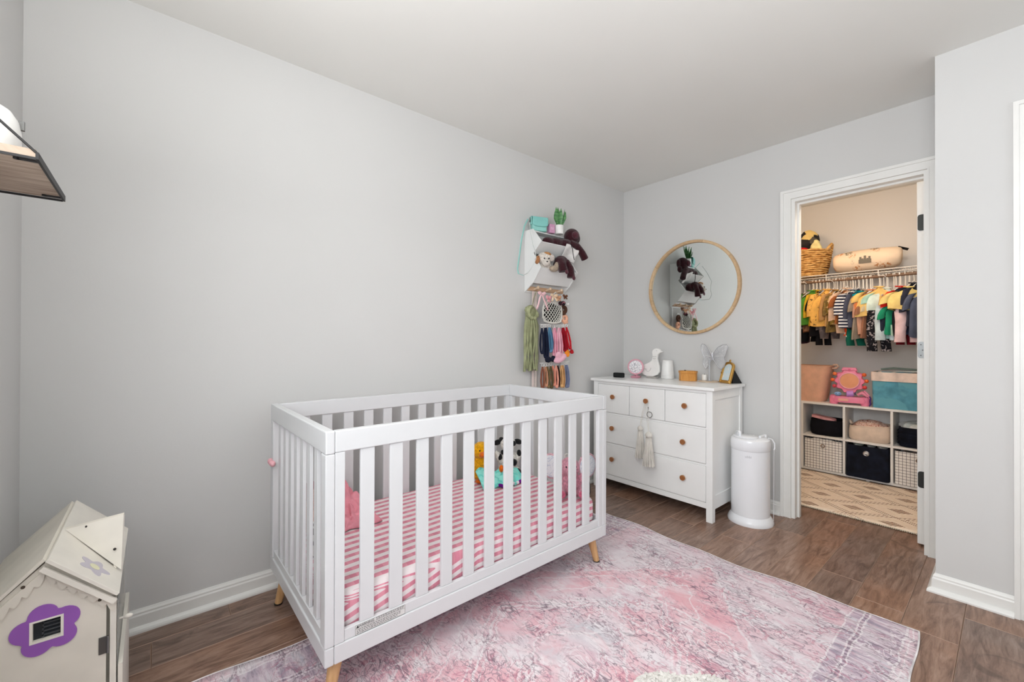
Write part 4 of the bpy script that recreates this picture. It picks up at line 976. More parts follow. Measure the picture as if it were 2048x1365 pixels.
part('body', g, BRN, b2, remesh=.005)
for p in ((-.028, -.094, .004), (.045, -.093, -.030)): part('paw_pad', G().ell(p, (.016, .006, .016)), BRN2, b2)
dg = thing('puppy_plush', 'white plush puppy with tan ears peeking over the lower tier', 'toy', (2.025, 2.055, 1.600), R(-25))
g = G().ell((0, 0, .095), (.050, .045, .045)).ell((.0, -.035, .062), (.028, .028, .026)).ell((.01, .02, .05), (.05, .03, .04))
part('body', g, plush((232, 224, 214)), dg, remesh=.005)
part('ear', G().ell((-.052, -.012, .082), (.018, .018, .030), Matrix.Rotation(R(15), 3, 'Y')), plush((186, 130, 88)), dg, label='tan ear')
part('ear', G().ell((.050, -.012, .10), (.020, .018, .024)), plush((222, 212, 204)), dg)
part('head_patch', G().ell((.012, -.006, .122), (.034, .032, .018)), plush((196, 140, 84)), dg, label='tan patch on the forehead')
for s in (-1, 1): part('eye', G().ell((s*.016, -.048, .088), .005, nu=10, nv=6), BLACK, dg)
part('nose', G().ell((-.001, -.062, .064), (.006, .005, .005), nu=10, nv=6), BLACK, dg)
pk = thing('bunny_plush_ears', 'beige plush lying behind the puppy in the lower tier', 'toy', (2.09, 2.02, 1.618)); part('body', G().ell((0, .01, .012), (.038, .024, .022)).ell((.02, .0, .03), (.02, .016, .03)), plush((188, 170, 150)), pk, remesh=.005)
ch = solo('white_cloth', 'white muslin cloth draped over the upper tier lip of the wall bin', 'cloth', G().sheet(lambda a, q: (.125*a+.006*math.sin(q*9)*a, -.006-.006*math.sin(a*7+q*2)+(.055*q), .045-.085*q-.030*a+.004*math.sin(a*6)), 30, 16), cloth((232, 230, 228)), (2.215, 2.03, 1.775), solid=.003, sheet=True)
solo('black_ribbon', 'thin black ribbon dangling over the white cloth', 'ribbon', G().tube([(0, 0, .06), (.012, -.004, .03), (.018, -.006, -.01), (.03, -.006, -.05)], .003, 6, flat=.4), cloth((30, 26, 28)), (2.225, 1.995, 1.755))

# --- hanging from the pegs and on the strips below
GRN = cloth((150, 154, 120), .14, 70)
gs = thing('green_scarf', 'sage green twisted loop scarf hanging left of the hair accessories', 'scarf', (1.985, 2.150, .935))
rr = random.Random(9)
for k in range(13):
    x = -.062+.124*k/12+rr.uniform(-.006, .006); lean = rr.uniform(-.014, .014); y = rr.uniform(-.018, .012); r = rr.uniform(.0055, .0095)
    part('scarf_strand', G().tube([(x*.75, y, .36), (x, y-.006, .30), (x+lean, y-.004, .20), (x-lean*.6, y, .09), (x+lean*.8, y, rr.uniform(-.01, .02))], [r, r*1.15, r, r*.9, r*1.1], 8), GRN, gs)
for k in range(6):
    a0 = k*1.1; part('scarf_twist', G().tube([(.052*math.cos(a0+q*.9)*(1-.05*q), -.012+.02*math.sin(q*1.7+k), .395+.040*math.sin(a0+q*.9)) for q in (0, .6, 1.2, 1.8, 2.4, 3.0)], [.009, .013, .014, .014, .012, .008], 8), GRN, gs)
part('scarf_core', G().ell((0, 0, .395), (.052, .02, .045), lump=.35, lsc=40), GRN, gs)
part('hanging_loop', G().tube([(.01, -.010, .43), (.03, .0, .49), (.055, .0, .545)], .003, 6), GRN, gs)
# ribbons strips holding the clips
for i, (x, m_, lb) in enumerate(((2.036, cloth((238, 218, 212)), 'pale pink ribbon strip hanging at the left under the wall bin'), (2.062, cloth((226, 214, 206)), 'cream ribbon strip beside the pink one under the wall bin'), (2.330, cloth((222, 222, 222)), 'grey white ribbon strip at the right under the wall bin'))):
    solo('ribbon_strip', lb, 'ribbon', G().box(-.010, .010, -.0015, .0015, 0, .69), m_, (x, 2.176, .795), smooth=False)
# pink bows on the first peg, neutral bows on the others
def bow(name, label, x, z, s, m_, y=2.118, rz=0, tails=.06):
    t = thing(name, label, 'hair bow', (x, y, z), R(rz))
    for q in (-1, 1):
        part('loop', G().ell((q*s*.55, 0, .004), (s*.5, s*.22, s*.36), Matrix.Rotation(R(-12*q), 3, 'Y'), lump=.25, lsc=50), m_, t)
        if tails: part('tail', G().sheet(lambda a, w: (q*(.004+a*tails*.45)+(w-.5)*.016, .004*math.sin(a*6), -a*tails), 6, 3), m_, t, solid=.002, sheet=True)
    part('knot', G().ell((0, -s*.1, 0), (s*.17, s*.2, s*.17)), m_, t)
PKB = cloth((240, 170, 178)); PKL = cloth((246, 196, 200)); CRM2 = cloth((226, 200, 172)); TAN = cloth((214, 166, 132))
bow('hair_bow', 'large pale pink bow hanging from the leftmost peg', 2.045, 1.46, .036, PKL, 2.095, 0, .11)
bow('hair_bow', 'bright pink bow beside the net bag top', 2.105, 1.435, .038, PKB, 2.09, 20, .03)
bow('hair_bow', 'cream bow on the middle peg under the wall bin', 2.160, 1.455, .032, CRM2, 2.09, -8, .04)
bow('hair_bow', 'tan bow between middle and right pegs', 2.215, 1.448, .034, TAN, 2.10, 10, .03)
bow('hair_bow', 'brown bow on the rightmost peg', 2.285, 1.46, .026, cloth((112, 74, 56)), 2.10, 0, .02)
bow('hair_bow', 'small white bow above the brown scrunchie at the right', 2.325, 1.405, .024, cloth((236, 234, 230)), 2.12, 0, 0)
# crocheted net bag
NET = cloth((222, 220, 212), .06)
nb = thing('net_bag', 'off-white crocheted net bag with dark holes, in the middle under the bin', 'bag', (2.165, 2.130, 1.262))
nx, nz = 7, 5; W_, H_ = .190, .150
def nbp(u, v, off=-.018):
    x = (u-.5)*W_*(1-.18*max(0, v-.7)/.3)*(1-.14*max(0, .25-v)/.25); z = v*H_+.012*(abs(u-.5)*2)**2*(1 if v < .2 else -.4); return (x, off-.016*math.sin(PI*u)*math.sin(PI*min(1, v+.15)), z)
g = G()
for k in range(-nz, nx):
    for sgn in (1, -1):
        pts = []
        for i in range(13):
            v = i/12; u = (k+v*nz)/nx if sgn == 1 else (k+(1-v)*nz)/nx
            if -.001 <= u <= 1.001: pts.append(nbp(u, v, -.018-.0012*sgn))
        if len(pts) > 2: g.tube(pts, .0022, 5)
part('net_mesh', g, NET, nb, kind='stuff')
part('bag_rim', G().tube([nbp(i/20, 1) for i in range(21)], .0042, 6), NET, nb)
part('bag_rim', G().tube([nbp(0, 1)]+[nbp(0, 1-i/8) for i in range(1, 8)]+[nbp(i/14, 0) for i in range(15)]+[nbp(1, i/8) for i in range(1, 9)], .0055, 6), NET, nb)
part('bag_lining', G().ell((0, -.010, .075), (.086, .016, .066)), cloth((30, 28, 28)), nb, label='dark contents behind the net')
part('bag_handle', G().tube([nbp(.12, 1), (-.03, -.02, .185), (.02, -.03, .222), (.055, -.02, .185), nbp(.9, 1)], .003, 6), NET, nb)
solo('dark_hair_clip', 'black and pink hair clip clipped on the net bag top', 'clip', G().ell((0, 0, 0), (.022, .014, .016)).ell((.03, .0, .002), (.016, .012, .016)).ell((.012, -.01, .0), (.010, .01, .018)), cloth((44, 32, 38), c2=(190, 120, 130), psc=60, th=.6), (2.225, 2.088, 1.405))
solo('brown_scrunchie', 'brown ruffled scrunchie at the right of the net bag', 'scrunchie', G().torus((0, 0, 0), .022, .013, 'y', 24, 8).ell((0, 0, -.03), (.02, .014, .016), lump=.4, lsc=90), cloth((84, 58, 46)), (2.300, 2.13, 1.365))
solo('peach_scrunchie', 'peach ruffled scrunchie below the brown one', 'scrunchie', G().torus((0, 0, 0), .022, .012, 'y', 24, 8).ell((.01, 0, -.026), (.024, .012, .014), lump=.4, lsc=90), cloth((236, 178, 150)), (2.308, 2.13, 1.300))
# two rails of rings with headbands
def headband(i, x, ztop, zbot, m_, lab, y=2.125, w=.016, grp=None, tilt=0):
    t = thing('headband', lab, 'headband', (x, y, zbot), 0, grp)
    h = ztop-zbot
    part('ring', G().torus((0, 0, h+.012), .011, .0022, 'y', 20, 6), paint((236, 235, 232), .4), t)
    g = G(); sx = w/2; tx = tilt
    for q in (-1, 1):
        pts = [(q*.002, 0, h), (q*sx*.8+tx*.3, -.004*q, h*.72), (q*sx+tx*.7, -.006*q, h*.35), (q*sx*.6+tx, -.004*q, .010)]
        part('band', G().tube(pts, [.005, .0085, .0095, .008], 8, flat=.55), m_, t)
    part('band_bottom', G().ell((tx, -.002, .008), (sx+.006, .010, .012), lump=.2, lsc=60), m_, t)
C = cloth
row2 = [(2.070, 1.225, 1.045, C((34, 40, 60)), 'navy', 0), (2.092, 1.228, 1.015, C((26, 32, 52)), 'darkest navy', .004), (2.112, 1.230, 1.005, C((40, 48, 74)), 'midnight blue', .01), (2.132, 1.232, 1.055, C((92, 136, 166)), 'mid blue', .02), (2.150, 1.230, 1.070, C((70, 112, 146)), 'steel blue', .018), (2.180, 1.228, 1.025, C((238, 166, 184)), 'rose pink', .004), (2.202, 1.230, 1.015, C((226, 150, 172)), 'dusty pink', .004), (2.226, 1.230, 1.020, C((246, 184, 198)), 'baby pink', .008), (2.248, 1.230, 1.030, C((240, 172, 188)), 'soft pink', .02), (2.268, 1.232, 1.055, C((150, 24, 40)), 'dark red', .03), (2.290, 1.234, 1.060, C((176, 30, 44)), 'crimson', .035), (2.312, 1.238, 1.075, C((196, 40, 52)), 'bright red', .04)]
for i, (x, a, b_, m_, nm, tl) in enumerate(row2): headband(i, x, a, b_, m_, nm+' headband on the upper row of rings under the wall bin', 2.122-.008*(i % 2), .017, 'headbands on the upper row of rings', tl)
solo('pink_hat', 'small pink sun hat hanging at the bottom of the upper row', 'hat', G().ell((0, 0, 0), (.068, .020, .030), Matrix.Rotation(R(-18), 3, 'Y')).ell((-.02, -.004, .022), (.034, .018, .026)), C((244, 184, 200)), (2.205, 2.075, 1.012), remesh=.004)
solo('orange_flower_clip', 'orange fabric flower clip at the right of the upper row', 'clip', G().ell((0, 0, 0), (.024, .012, .024), lump=.35, lsc=80), C((236, 138, 48)), (2.285, 2.078, 1.045))
solo('red_flower_clip', 'red fabric flower clip at the right end of the upper row', 'clip', G().ell((0, 0, 0), (.018, .012, .016), lump=.35, lsc=80), C((176, 36, 44)), (2.340, 2.085, 1.058))
solo('navy_bow_clip', 'large navy fabric bow at the lower left of the upper row', 'hair bow', G().ell((-.025, 0, 0), (.03, .012, .022), lump=.2, lsc=60).ell((.03, 0, .004), (.03, .012, .024), lump=.2, lsc=60).ell((0, -.008, 0), (.010, .01, .012)), C((28, 32, 48)), (2.120, 2.085, 1.005), remesh=.004)
row3 = [(2.078, .955, .800, C((140, 88, 70)), 'chestnut', 0), (2.098, .955, .815, C((196, 142, 112)), 'camel', .006), (2.125, .955, .805, C((126, 108, 76)), 'olive brown', .01), (2.150, .957, .800, C((96, 84, 58)), 'dark olive', .008), (2.180, .958, .815, C((232, 152, 130)), 'coral', .008), (2.205, .958, .800, C((238, 166, 146)), 'salmon', .006), (2.230, .958, .805, C((58, 36, 32)), 'dark brown', .006), (2.258, .958, .800, C((222, 176, 122)), 'sand', .004), (2.284, .958, .798, C((206, 158, 108)), 'tan', .004), (2.308, .960, .795, C((118, 126, 152)), 'grey blue', .008), (2.328, .960, .795, C((136, 146, 178)), 'periwinkle', .01)]
for i, (x, a, b_, m_, nm, tl) in enumerate(row3): headband(i, x, a, b_, m_, nm+' headband on the lower row of rings under the wall bin', 2.122-.008*(i % 2), .019, 'headbands on the lower row of rings', tl)
for z, lb in ((1.250, 'upper'), (.980, 'lower')):
    solo('hanging_rod', 'slim white %s rod that carries the headband rings' % lb, 'rod', G().cyl((0, 0, 0), (.30, 0, .004), .003, seg=8), paint((234, 232, 230), .4), (2.055, 2.125, z))
# ================================================================== closet: cube shelf, rug, wire shelf, clothes
CX0, CXB = 4.425, 4.725; CTOP = .606; CT = .016
CUM = paint((242, 241, 239), .4, var=.006, name='cube_shelf_laminate')
cyl_ = [1.823, 1.518, 1.213, .9135, .612, .307, .002]   # partitions
cu = thing('cube_shelf', 'long low white cube shelf against the closet back wall', 'shelf', (CX0, .9, 0))
def cb(x0, x1, y0, y1, z0, z1): return G().box(x0, x1, y0-.9, y1-.9, z0, z1)
Y0c, Y1c = .002-CT/2, 1.518+CT/2; DPC = CXB-CX0
part('shelf_top', cb(0, DPC, Y0c, Y1c, CTOP-CT, CTOP), CUM, cu, False, bevel=.001)
part('shelf_bottom', cb(0, DPC, Y0c, Y1c, .010, .010+CT), CUM, cu, False, bevel=.001)
MIDZ = .312
part('back_panel', cb(DPC-.004, DPC, Y0c, Y1c, .0262, CTOP-CT-.0002), paint((232, 231, 229), .6), cu, False)
for y in cyl_[1:]: part('divider', cb(.0002, DPC-.0045, y-CT/2, y+CT/2, .010+CT+.0002, CTOP-CT-.0002), CUM, cu, False)
cells = [(cyl_[i+1]+CT/2, cyl_[i]-CT/2) for i in range(1, 6)]
for a, b_ in cells: part('cell_shelf', cb(.0004, DPC-.0045, a+.0002, b_-.0002, MIDZ-CT/2, MIDZ+CT/2), CUM, cu, False)
for y in (Y0c+.03, .76, Y1c-.03): part('foot', cb(.01, .04, y-.01, y+.01, 0, .0099), CUM, cu, False)
ZL = .010+CT+.0008; ZU = MIDZ+CT/2+.0008
GRID = NT('grid_check_fabric', .85, spec=.2); c = GRID.coord(); gx, gy, gz = GRID.xyz(c)
l1 = GRID.math('LESS_THAN', GRID.math('FRACT', GRID.math('MULTIPLY', gy, 1/.0225)), .11); l2 = GRID.math('LESS_THAN', GRID.math('FRACT', GRID.math('MULTIPLY', gz, 1/.0225)), .11)
GRID.color(GRID.mix(GRID.math('MAXIMUM', l1, l2), (246, 243, 240), (62, 56, 58)))
def openbox(g, w, d, h, r=.012, t=.004, flare=0):
    outer = [rrect(w-flare*(1-k), d-flare*(1-k), r, z) for z, k in ((0, 0), (h*.5, .5), (h, 1))]
    inner = [rrect(w-2*t-flare*(1-k), d-2*t-flare*(1-k), max(.002, r-t), z) for z, k in ((h, 1), (h*.5, .5), (t, 0))]
    return g.loft(outer+inner)
def gridbin(y0, y1, lab):
    w = y1-y0-.012; t = thing('grid_storage_bin', lab, 'bin', (CX0+.148, (y0+y1)/2, ZL))
    g = openbox(G(), .276, w, .258); part('bin_body', g, GRID.m, t)
    part('grommet', G().torus((-.1385, 0, .205), .013, .004, 'x', 24, 8), paint((150, 128, 110), .35, metal=.8), t)
    return t
gb1 = gridbin(*cells[1], 'white fabric bin with black grid lines in the lower left cube')
part('bin_flap', G().prism([(-.075, .2585), (-.062, .266), (-.03, .268), (0, .262), (.03, .270), (.066, .266), (.08, .2585)], 'x', -.136, -.133), GRID.m, gb1)
gb2 = gridbin(*cells[3], 'white fabric bin with black grid lines in the lower right cube')
g = G().sheet(lambda a, q: (-.12+.2*a, -.11+.20*q, .245+.020*math.sin(a*5)*math.sin(q*7)+.012*math.sin(q*13)), 20, 20)
solo('folded_textiles', 'pale pink and cream textiles poking out of the lower right grid bin', 'textiles', g, cloth((226, 204, 196), c2=(206, 200, 192), psc=20), (CX0+.15, sum(cells[3])/2, ZL), solid=.004, sheet=True)
NAVY = cloth((22, 26, 38), .3, 50)
bk = thing('black_storage_bin', 'black fabric bin with silver ring pull in the lower middle cube, sagging forward', 'bin', (CX0+.130, sum(cells[2])/2, ZL))
g = G(); rings = []
for z, w, f in ((0, .272, .018), (.06, .276, .010), (.15, .270, .006), (.258, .266, .0)): rings.append([(x-f, y, z) for x, y, _ in rrect(.262, w, .022)])
part('bin_body', g.loft(rings+[[(x, y, z) for x, y, _ in rrect(.25, .254, .018)] for z in (.258, .05)]), NAVY, bk)
part('ring_pull', G().torus((-.134, .005, .202), .017, .0045, 'x', 28, 8), SILVER, bk); part('pull_plate', G().cyl((-.131, .005, .202), (-.1345, .005, .202), .0145, seg=20), paint((226, 226, 224), .4), bk)
for dy, w, m_ in ((.075, .07, (214, 218, 206)), (-.01, .06, (196, 198, 196)), (-.08, .07, (222, 220, 214))):
    solo('folded_cloth', {.075: 'pale green folded cloth at the left in the black bin', -.01: 'grey folded cloth in the middle of the black bin', -.08: 'cream folded cloth at the right in the black bin'}[dy], 'cloth', G().ell((0, 0, .012), (.09, w/2, .020), lump=.2, lsc=30), cloth(m_), (CX0+.14, sum(cells[2])/2+dy, ZL+.240), remesh=.005)
# upper cubes
def softtub(name, label, y, w, d, h, m_, r=.05, lean=0, x=CX0+.145, z=ZU):
    t = thing(name, label, 'basket', (x, y, z))
    rings = []
    for zz, k in ((0, .90), (h*.12, .98), (h*.5, 1.0), (h*.9, .97), (h, .95)): rings.append([(px_*k, py_*k, zz+lean*py_/w*(zz/h)) for px_, py_, _ in rrect(d, w, r)])
    for zz, k in ((h, .90), (h*.6, .92), (h*.15, .86)): rings.append([(px_*k, py_*k, zz+lean*py_/w*(zz/h)) for px_, py_, _ in rrect(d, w, r)])
    part('basket_body', G().loft(rings), m_, t); part('rim', G().tube([(px_*.93, py_*.93, h+lean*py_/w) for px_, py_, _ in rrect(d, w, r)], .006, 6, loop=True), m_, t); return t
b1 = softtub('black_basket', 'low round black basket with a pink cloth in the upper left cube', sum(cells[1])/2-.012, .25, .25, .130, cloth((18, 18, 24), .3, 40), .085)
solo('pink_folded_cloth', 'pink folded cloth on the round black basket', 'cloth', G().loft([[(x, y, z+.03*math.sin((y+.1)*8)) for x, y, _ in rrect(.10, .17, .03)] for z in (0, .012, .02)]), cloth((226, 168, 172)), (CX0+.09, sum(cells[1])/2+.01, ZU+.118))
b2_ = softtub('cream_basket', 'slouchy cream fabric basket with floral cloth in the upper middle cube', sum(cells[2])/2, .272, .25, .120, cloth((226, 206, 188), .06, 40), .07, -.02)
part('handle', G().tube([(0, .11, .115), (-.02, .128, .140), (-.05, .128, .150), (-.075, .115, .130)], .008, 8), cloth((232, 214, 198)), b2_)
FLO = NT('floral_fabric', .9); c = FLO.coord(); q = FLO.noise(c, 45, 3, .6, 1.2); FLO.color(FLO.ramp(q, [(.36, (150, 86, 84)), (.45, (206, 158, 140)), (.52, (232, 216, 204)), (.62, (206, 150, 132)), (.7, (150, 140, 120))]))
solo('floral_blanket', 'crumpled floral blanket in the cream basket', 'blanket', G().ell((0, 0, .03), (.105, .118, .062), lump=.16, lsc=24), FLO.m, (CX0+.14, sum(cells[2])/2, ZU+.075), remesh=.006)
b3 = softtub('navy_basket', 'black ribbed basket with pastel linens in the upper right cube', sum(cells[3])/2-.01, .275, .26, .145, NAVY, .06)
for k in range(5): part('rib', G().tube([(x*1.003, y*1.003, .022+k*.024) for x, y, _ in rrect(.26, .275, .06)], .0035, 5, loop=True), NAVY, b3)
solo('pastel_linens', 'pale green and white linens heaped in the upper right basket', 'linens', G().ell((0, .01, .02), (.10, .115, .055), lump=.25, lsc=22), cloth((214, 222, 220), c2=(236, 236, 234), psc=14), (CX0+.14, sum(cells[3])/2, ZU+.125), remesh=.006)
solo('pink_linen', 'pale pink cloth hanging over the front of the upper right basket', 'cloth', G().sheet(lambda a, q: (-.004*math.sin(a*9)-.006*q, (a-.5)*.11, .03-.075*q*(1-.4*abs(a-.4))+.006*math.sin(a*7)), 14, 10), cloth((228, 200, 204)), (CX0+.012, sum(cells[3])/2-.06, ZU+.145), solid=.003, sheet=True)
# far left column: dark boxes
solo('dark_book_stack', 'dark box standing in the leftmost visible upper cube', 'box', G().box(-.13, .13, -.125, .125, 0, .24), paint((46, 34, 36), .6, var=.3, sc=30), (CX0+.145, sum(cells[0])/2-.003, ZU), smooth=False, bevel=.004)
lb_ = thing('black_drawer_bin', 'black fabric bin in the leftmost visible lower cube', 'bin', (CX0+.146, sum(cells[0])/2, ZL)); part('bin_body', openbox(G(), .27, .27, .262), NAVY, lb_)

# on top of the cube shelf
ZT_ = CTOP+.0008
pch = thing('peach_canvas_tub', 'large peach canvas tub on top of the cube shelf at the left', 'bin', (CX0+.165, 1.215, ZT_))
rings = []
for zz, w in ((0, .27), (.03, .305), (.10, .32), (.22, .355), (.315, .385)): rings.append(rrect(.20+.10*zz, w, .07, zz))
for zz, w in ((.315, .373), (.2, .345), (.02, .28)): rings.append(rrect(.19+.10*zz, w, .065, zz))
PEA = cloth((224, 178, 152), .05, 50)
part('tub_body', G().loft(rings), PEA, pch)
part('tub_hem', G().tube([(x, y, .315) for x, y, _ in rrect(.2265, .380, .068)], .0045, 6, loop=True), PEA, pch)
part('handle', G().tube([(-.02, -.192, .295), (-.025, -.222, .300), (-.03, -.235, .315), (-.02, -.225, .328), (-.01, -.195, .325)], .009, 8), cloth((206, 176, 158)), pch)
# pink toy vanity
TP = paint((244, 136, 170), .3, name='toy_pink'); 
tv = thing('toy_vanity', 'pink plastic toy vanity mirror with orange beads on the cube shelf', 'toy', (CX0+.085, .893, ZT_), R(8))
part('base', G().loft([rrect(.11, w, .035, z) for z, w in ((.018, .24), (.030, .255), (.052, .24), (.068, .215))]), TP, tv)
for s in (-1, 1): part('foot', G().loft([rrect(.10, w, .024, z, cx=0, cy=s*.103) for z, w in ((0, .052), (.01, .060), (.06, .060), (.072, .046))]), TP, tv)
MCZ = .200; n = 64; o1 = []; 
for j in range(n):
    a = 2*PI*j/n; r = .098+.009*math.cos(10*a); o1.append((r*math.cos(a), MCZ+r*math.sin(a)))
part('mirror_frame', G().loft([[(x, y*k, MCZ+(z-MCZ)*k) for y, z in o1] for x, k in ((-.012, .90), (-.018, .96), (-.010, 1), (.014, 1), (.02, .96))]), TP, tv)
part('mirror_rim', G().torus((-.0185, 0, MCZ), .066, .005, 'x', 40, 8), paint((250, 178, 196), .3), tv)
part('mirror_glass', G().cyl((-.013, 0, MCZ), (-.0195, 0, MCZ), .064, seg=40), paint((240, 166, 122), .15, name='coral_mirror_foil'), tv)
for a, col in ((150, (244, 110, 50)), (178, (240, 104, 40)), (206, (238, 70, 70)), (30, (248, 128, 70)), (2, (246, 110, 50)), (-26, (232, 70, 90))):
    part('bead', G().ell((-.020, .112*math.cos(R(a)), MCZ+.112*math.sin(R(a))), (.013, .0155, .0155), nu=14, nv=8), paint(col, .3), tv)
part('crown', G().loft([[(x, y, z) for y, z in ((-.055, .285), (.055, .285), (.045, .312), (-.045, .312))] for x in (-.016, .012)]), TP, tv, bevel=.004)
part('crown_window', G().box(-.0185, -.0165, -.009, .009, .290, .304), paint((226, 92, 134), .4), tv, False)
cr_ = part('purple_roller', G().tube([(-.045, .012, .092), (-.045, -.030, .097)], [.026, .024], 20).torus((-.045, .012, .092), .022, .005, 'y', 20, 6), paint((196, 138, 220), .35), tv, label='purple toy roller')
part('roller_clip', G().torus((-.045, -.04, .098), .010, .003, 'y', 14, 6), paint((70, 48, 130), .4), cr_)
part('blue_toy_block', G().ell((-.048, .075, .088), (.016, .026, .018)), paint((138, 178, 226), .4), tv, label='light blue toy block with two dots')
for s in (-1, 1): part('dot', G().ell((-.064, .075+s*.010, .090), (.002, .003, .003), nu=8, nv=6), paint((40, 60, 120), .4), tv)
part('toy_brush', G().tube([(-.05, -.055, .088), (-.05, -.085, .108), (-.05, -.12, .080)], [.010, .016, .010], 10), paint((248, 152, 178), .3), tv)
part('side_arm', G().tube([(-.02, -.095, .12), (-.03, -.12, .095), (-.03, -.135, .06)], .009, 8), TP, tv)
part('nameplate', G().box(-.060, -.0555, .005, .072, .030, .052), paint((248, 178, 166), .4), tv, False, bevel=.001)
solo('toy_cord_beads', 'purple beaded cord hanging at the right side of the toy vanity', 'beads', G().tube([(0, 0, .085), (.0, -.007, .07), (0, -.004, .045), (0, -.008, .025), (0, .0, .006)], .005, 6), paint((74, 44, 120), .4), (CX0+.03, .752, ZT_))
# teal bin
tb = thing('teal_canvas_bin', 'large teal canvas bin with a pale folded cuff on the cube shelf at the right', 'bin', (CX0+.155, .537, ZT_))
TL = cloth((92, 156, 178), .12, 50, c2=(106, 172, 190), psc=6)
part('bin_body', openbox(G(), .26, .405, .285, .02, .005, .01), TL, tb)
part('cuff', G().loft([rrect(.266, .411, .021, .215), rrect(.269, .415, .022, .216), rrect(.270, .417, .022, .286), rrect(.264, .410, .021, .288), rrect(.250, .395, .018, .286), rrect(.249, .394, .018, .25)], cap0=False, cap1=False), cloth((232, 214, 204)), tb)
part('inner_flap', G().tube([(.11, .18, .300), (.12, .10, .312), (.12, -.05, .305), (.10, -.18, .33)], .008, 6), cloth((150, 166, 156)), tb)
for pts_, lb_h, m_ in (([(0, .14, .0), (-.02, .05, .03), (.0, -.06, .035), (-.01, -.16, .06)], 'pale clear hanger sticking up at the back of the teal bin', (196, 206, 200)), ([(-.05, .10, .0), (-.06, 0, .02), (-.04, -.1, .012), (-.06, -.17, .03)], 'grey hanger lying at the front of the teal bin', (150, 156, 150)), ([(.03, .05, .0), (.02, -.05, .022), (.03, -.14, .02)], 'short black hanger in the middle of the teal bin', (50, 50, 50))):
    solo('loose_hanger', lb_h, 'hanger', G().tube(pts_, .004, 6), paint(m_, .3), (CX0+.15, .545, ZT_+.262))
solo('grey_textiles', 'pale grey textiles filling the teal bin', 'textiles', G().loft([rrect(.235, .375, .02, .0), rrect(.235, .375, .02, .03), rrect(.2, .33, .04, .045)]), cloth((208, 204, 194), c2=(186, 184, 176), psc=18), (CX0+.155, .537, ZT_+.20))

# closet rug
RG = NT('closet_rug_weave', .95, spec=.1); c = RG.coord(); x, y, z = RG.xyz(c)
uu = RG.math('ADD', RG.math('MULTIPLY', y, 2.2), RG.math('MULTIPLY', RG.math('SINE', RG.math('MULTIPLY', x, 14)), .03)); 
def tri(v): return RG.math('ABSOLUTE', RG.math('SUBTRACT', RG.math('FRACT', v), .5))
dA = RG.math('ADD', tri(RG.math('MULTIPLY', y, 2.3)), RG.math('MULTIPLY', tri(RG.math('MULTIPLY', x, 3.4)), 1.0))
l = RG.math('LESS_THAN', RG.math('ABSOLUTE', RG.math('SUBTRACT', dA, .5)), .022)
l_ = RG.math('LESS_THAN', RG.math('ABSOLUTE', RG.math('SUBTRACT', dA, .60)), .018)
dash = RG.math('GREATER_THAN', RG.math('FRACT', RG.math('MULTIPLY', RG.math('ADD', y, RG.math('MULTIPLY', x, .5)), 75)), .42)
dia = RG.math('LESS_THAN', RG.math('ADD', RG.math('MULTIPLY', tri(RG.math('ADD', RG.math('MULTIPLY', y, 2.3), .5)), 1.0), tri(RG.math('ADD', RG.math('MULTIPLY', x, 3.4), .5))), .15)
dia2 = RG.math('LESS_THAN', dA, .15)
lines = RG.math('MULTIPLY', RG.math('MAXIMUM', RG.math('MAXIMUM', l, l_), RG.math('MAXIMUM', dia, dia2)), dash)
RG.color(RG.mix(lines, RG.ramp(RG.noise(c, 60, 3), [(.3, (240, 222, 202)), (.7, (250, 236, 220))]), (124, 84, 58))); RG.bump(RG.noise(c, 300, 2), .002, .5)
cr2 = thing('closet_rug', 'cream woven rug with brown dashed diamond pattern on the closet floor', 'rug', (3.93, .70, 0))
part('rug_field', G().sheet(lambda a, q: (-.5+.97*a, -1.0+1.9*q, .007+.002*math.sin(a*9)*math.sin(q*11)), 20, 30), RG.m, cr2, solid=.006, sheet=True)
g = G(); i = 0
while i < 190:
    y = -1.0+.01*i; g.ell((-.505, y+.005, .007), (.010, .0042, .005), nu=6, nv=4); i += 1
part('fringe', g, cloth((236, 226, 208)), cr2, kind='stuff')

# wire shelf and rod
SHX0, SHX1, SHZ = 4.40, 4.785, 1.712
WIRE = paint((232, 228, 222), .35, name='wire_coating')
ws = thing('wire_shelf', 'white wire closet shelf with a hanging rail along its front', 'shelf', (SHX0, .7, SHZ))
YA, YB = -1.12, 1.04
part('front_rail', G().cyl((0, YA, 0), (0, YB, 0), .0042, seg=8), WIRE, ws)
TANW = paint((150, 128, 106), .5, name='shaded_wire'); part('lower_rail', G().cyl((0, YA, -.022), (0, YB, -.022), .003, seg=8), WIRE, ws)  # shaded_wire: shade on the white shelf wires put into a tan colour
for x in (.13, .26, .38): part('cross_rail', G().cyl((x, YA, -.004), (x, YB, -.004), .003, seg=8), WIRE, ws)
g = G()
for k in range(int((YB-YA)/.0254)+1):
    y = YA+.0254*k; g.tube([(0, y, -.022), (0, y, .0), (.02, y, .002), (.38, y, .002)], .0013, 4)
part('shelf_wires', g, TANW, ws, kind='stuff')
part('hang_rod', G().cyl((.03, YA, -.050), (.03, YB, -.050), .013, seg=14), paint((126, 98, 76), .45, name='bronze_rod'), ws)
for y in (.52, .33, -.012, -.24): part('rod_bracket', G().tube([(0, y, -.002), (0, y, -.046), (.002, y-.035, -.050), (.020, y-.040, -.060)], .0042, 6), WIRE, ws)
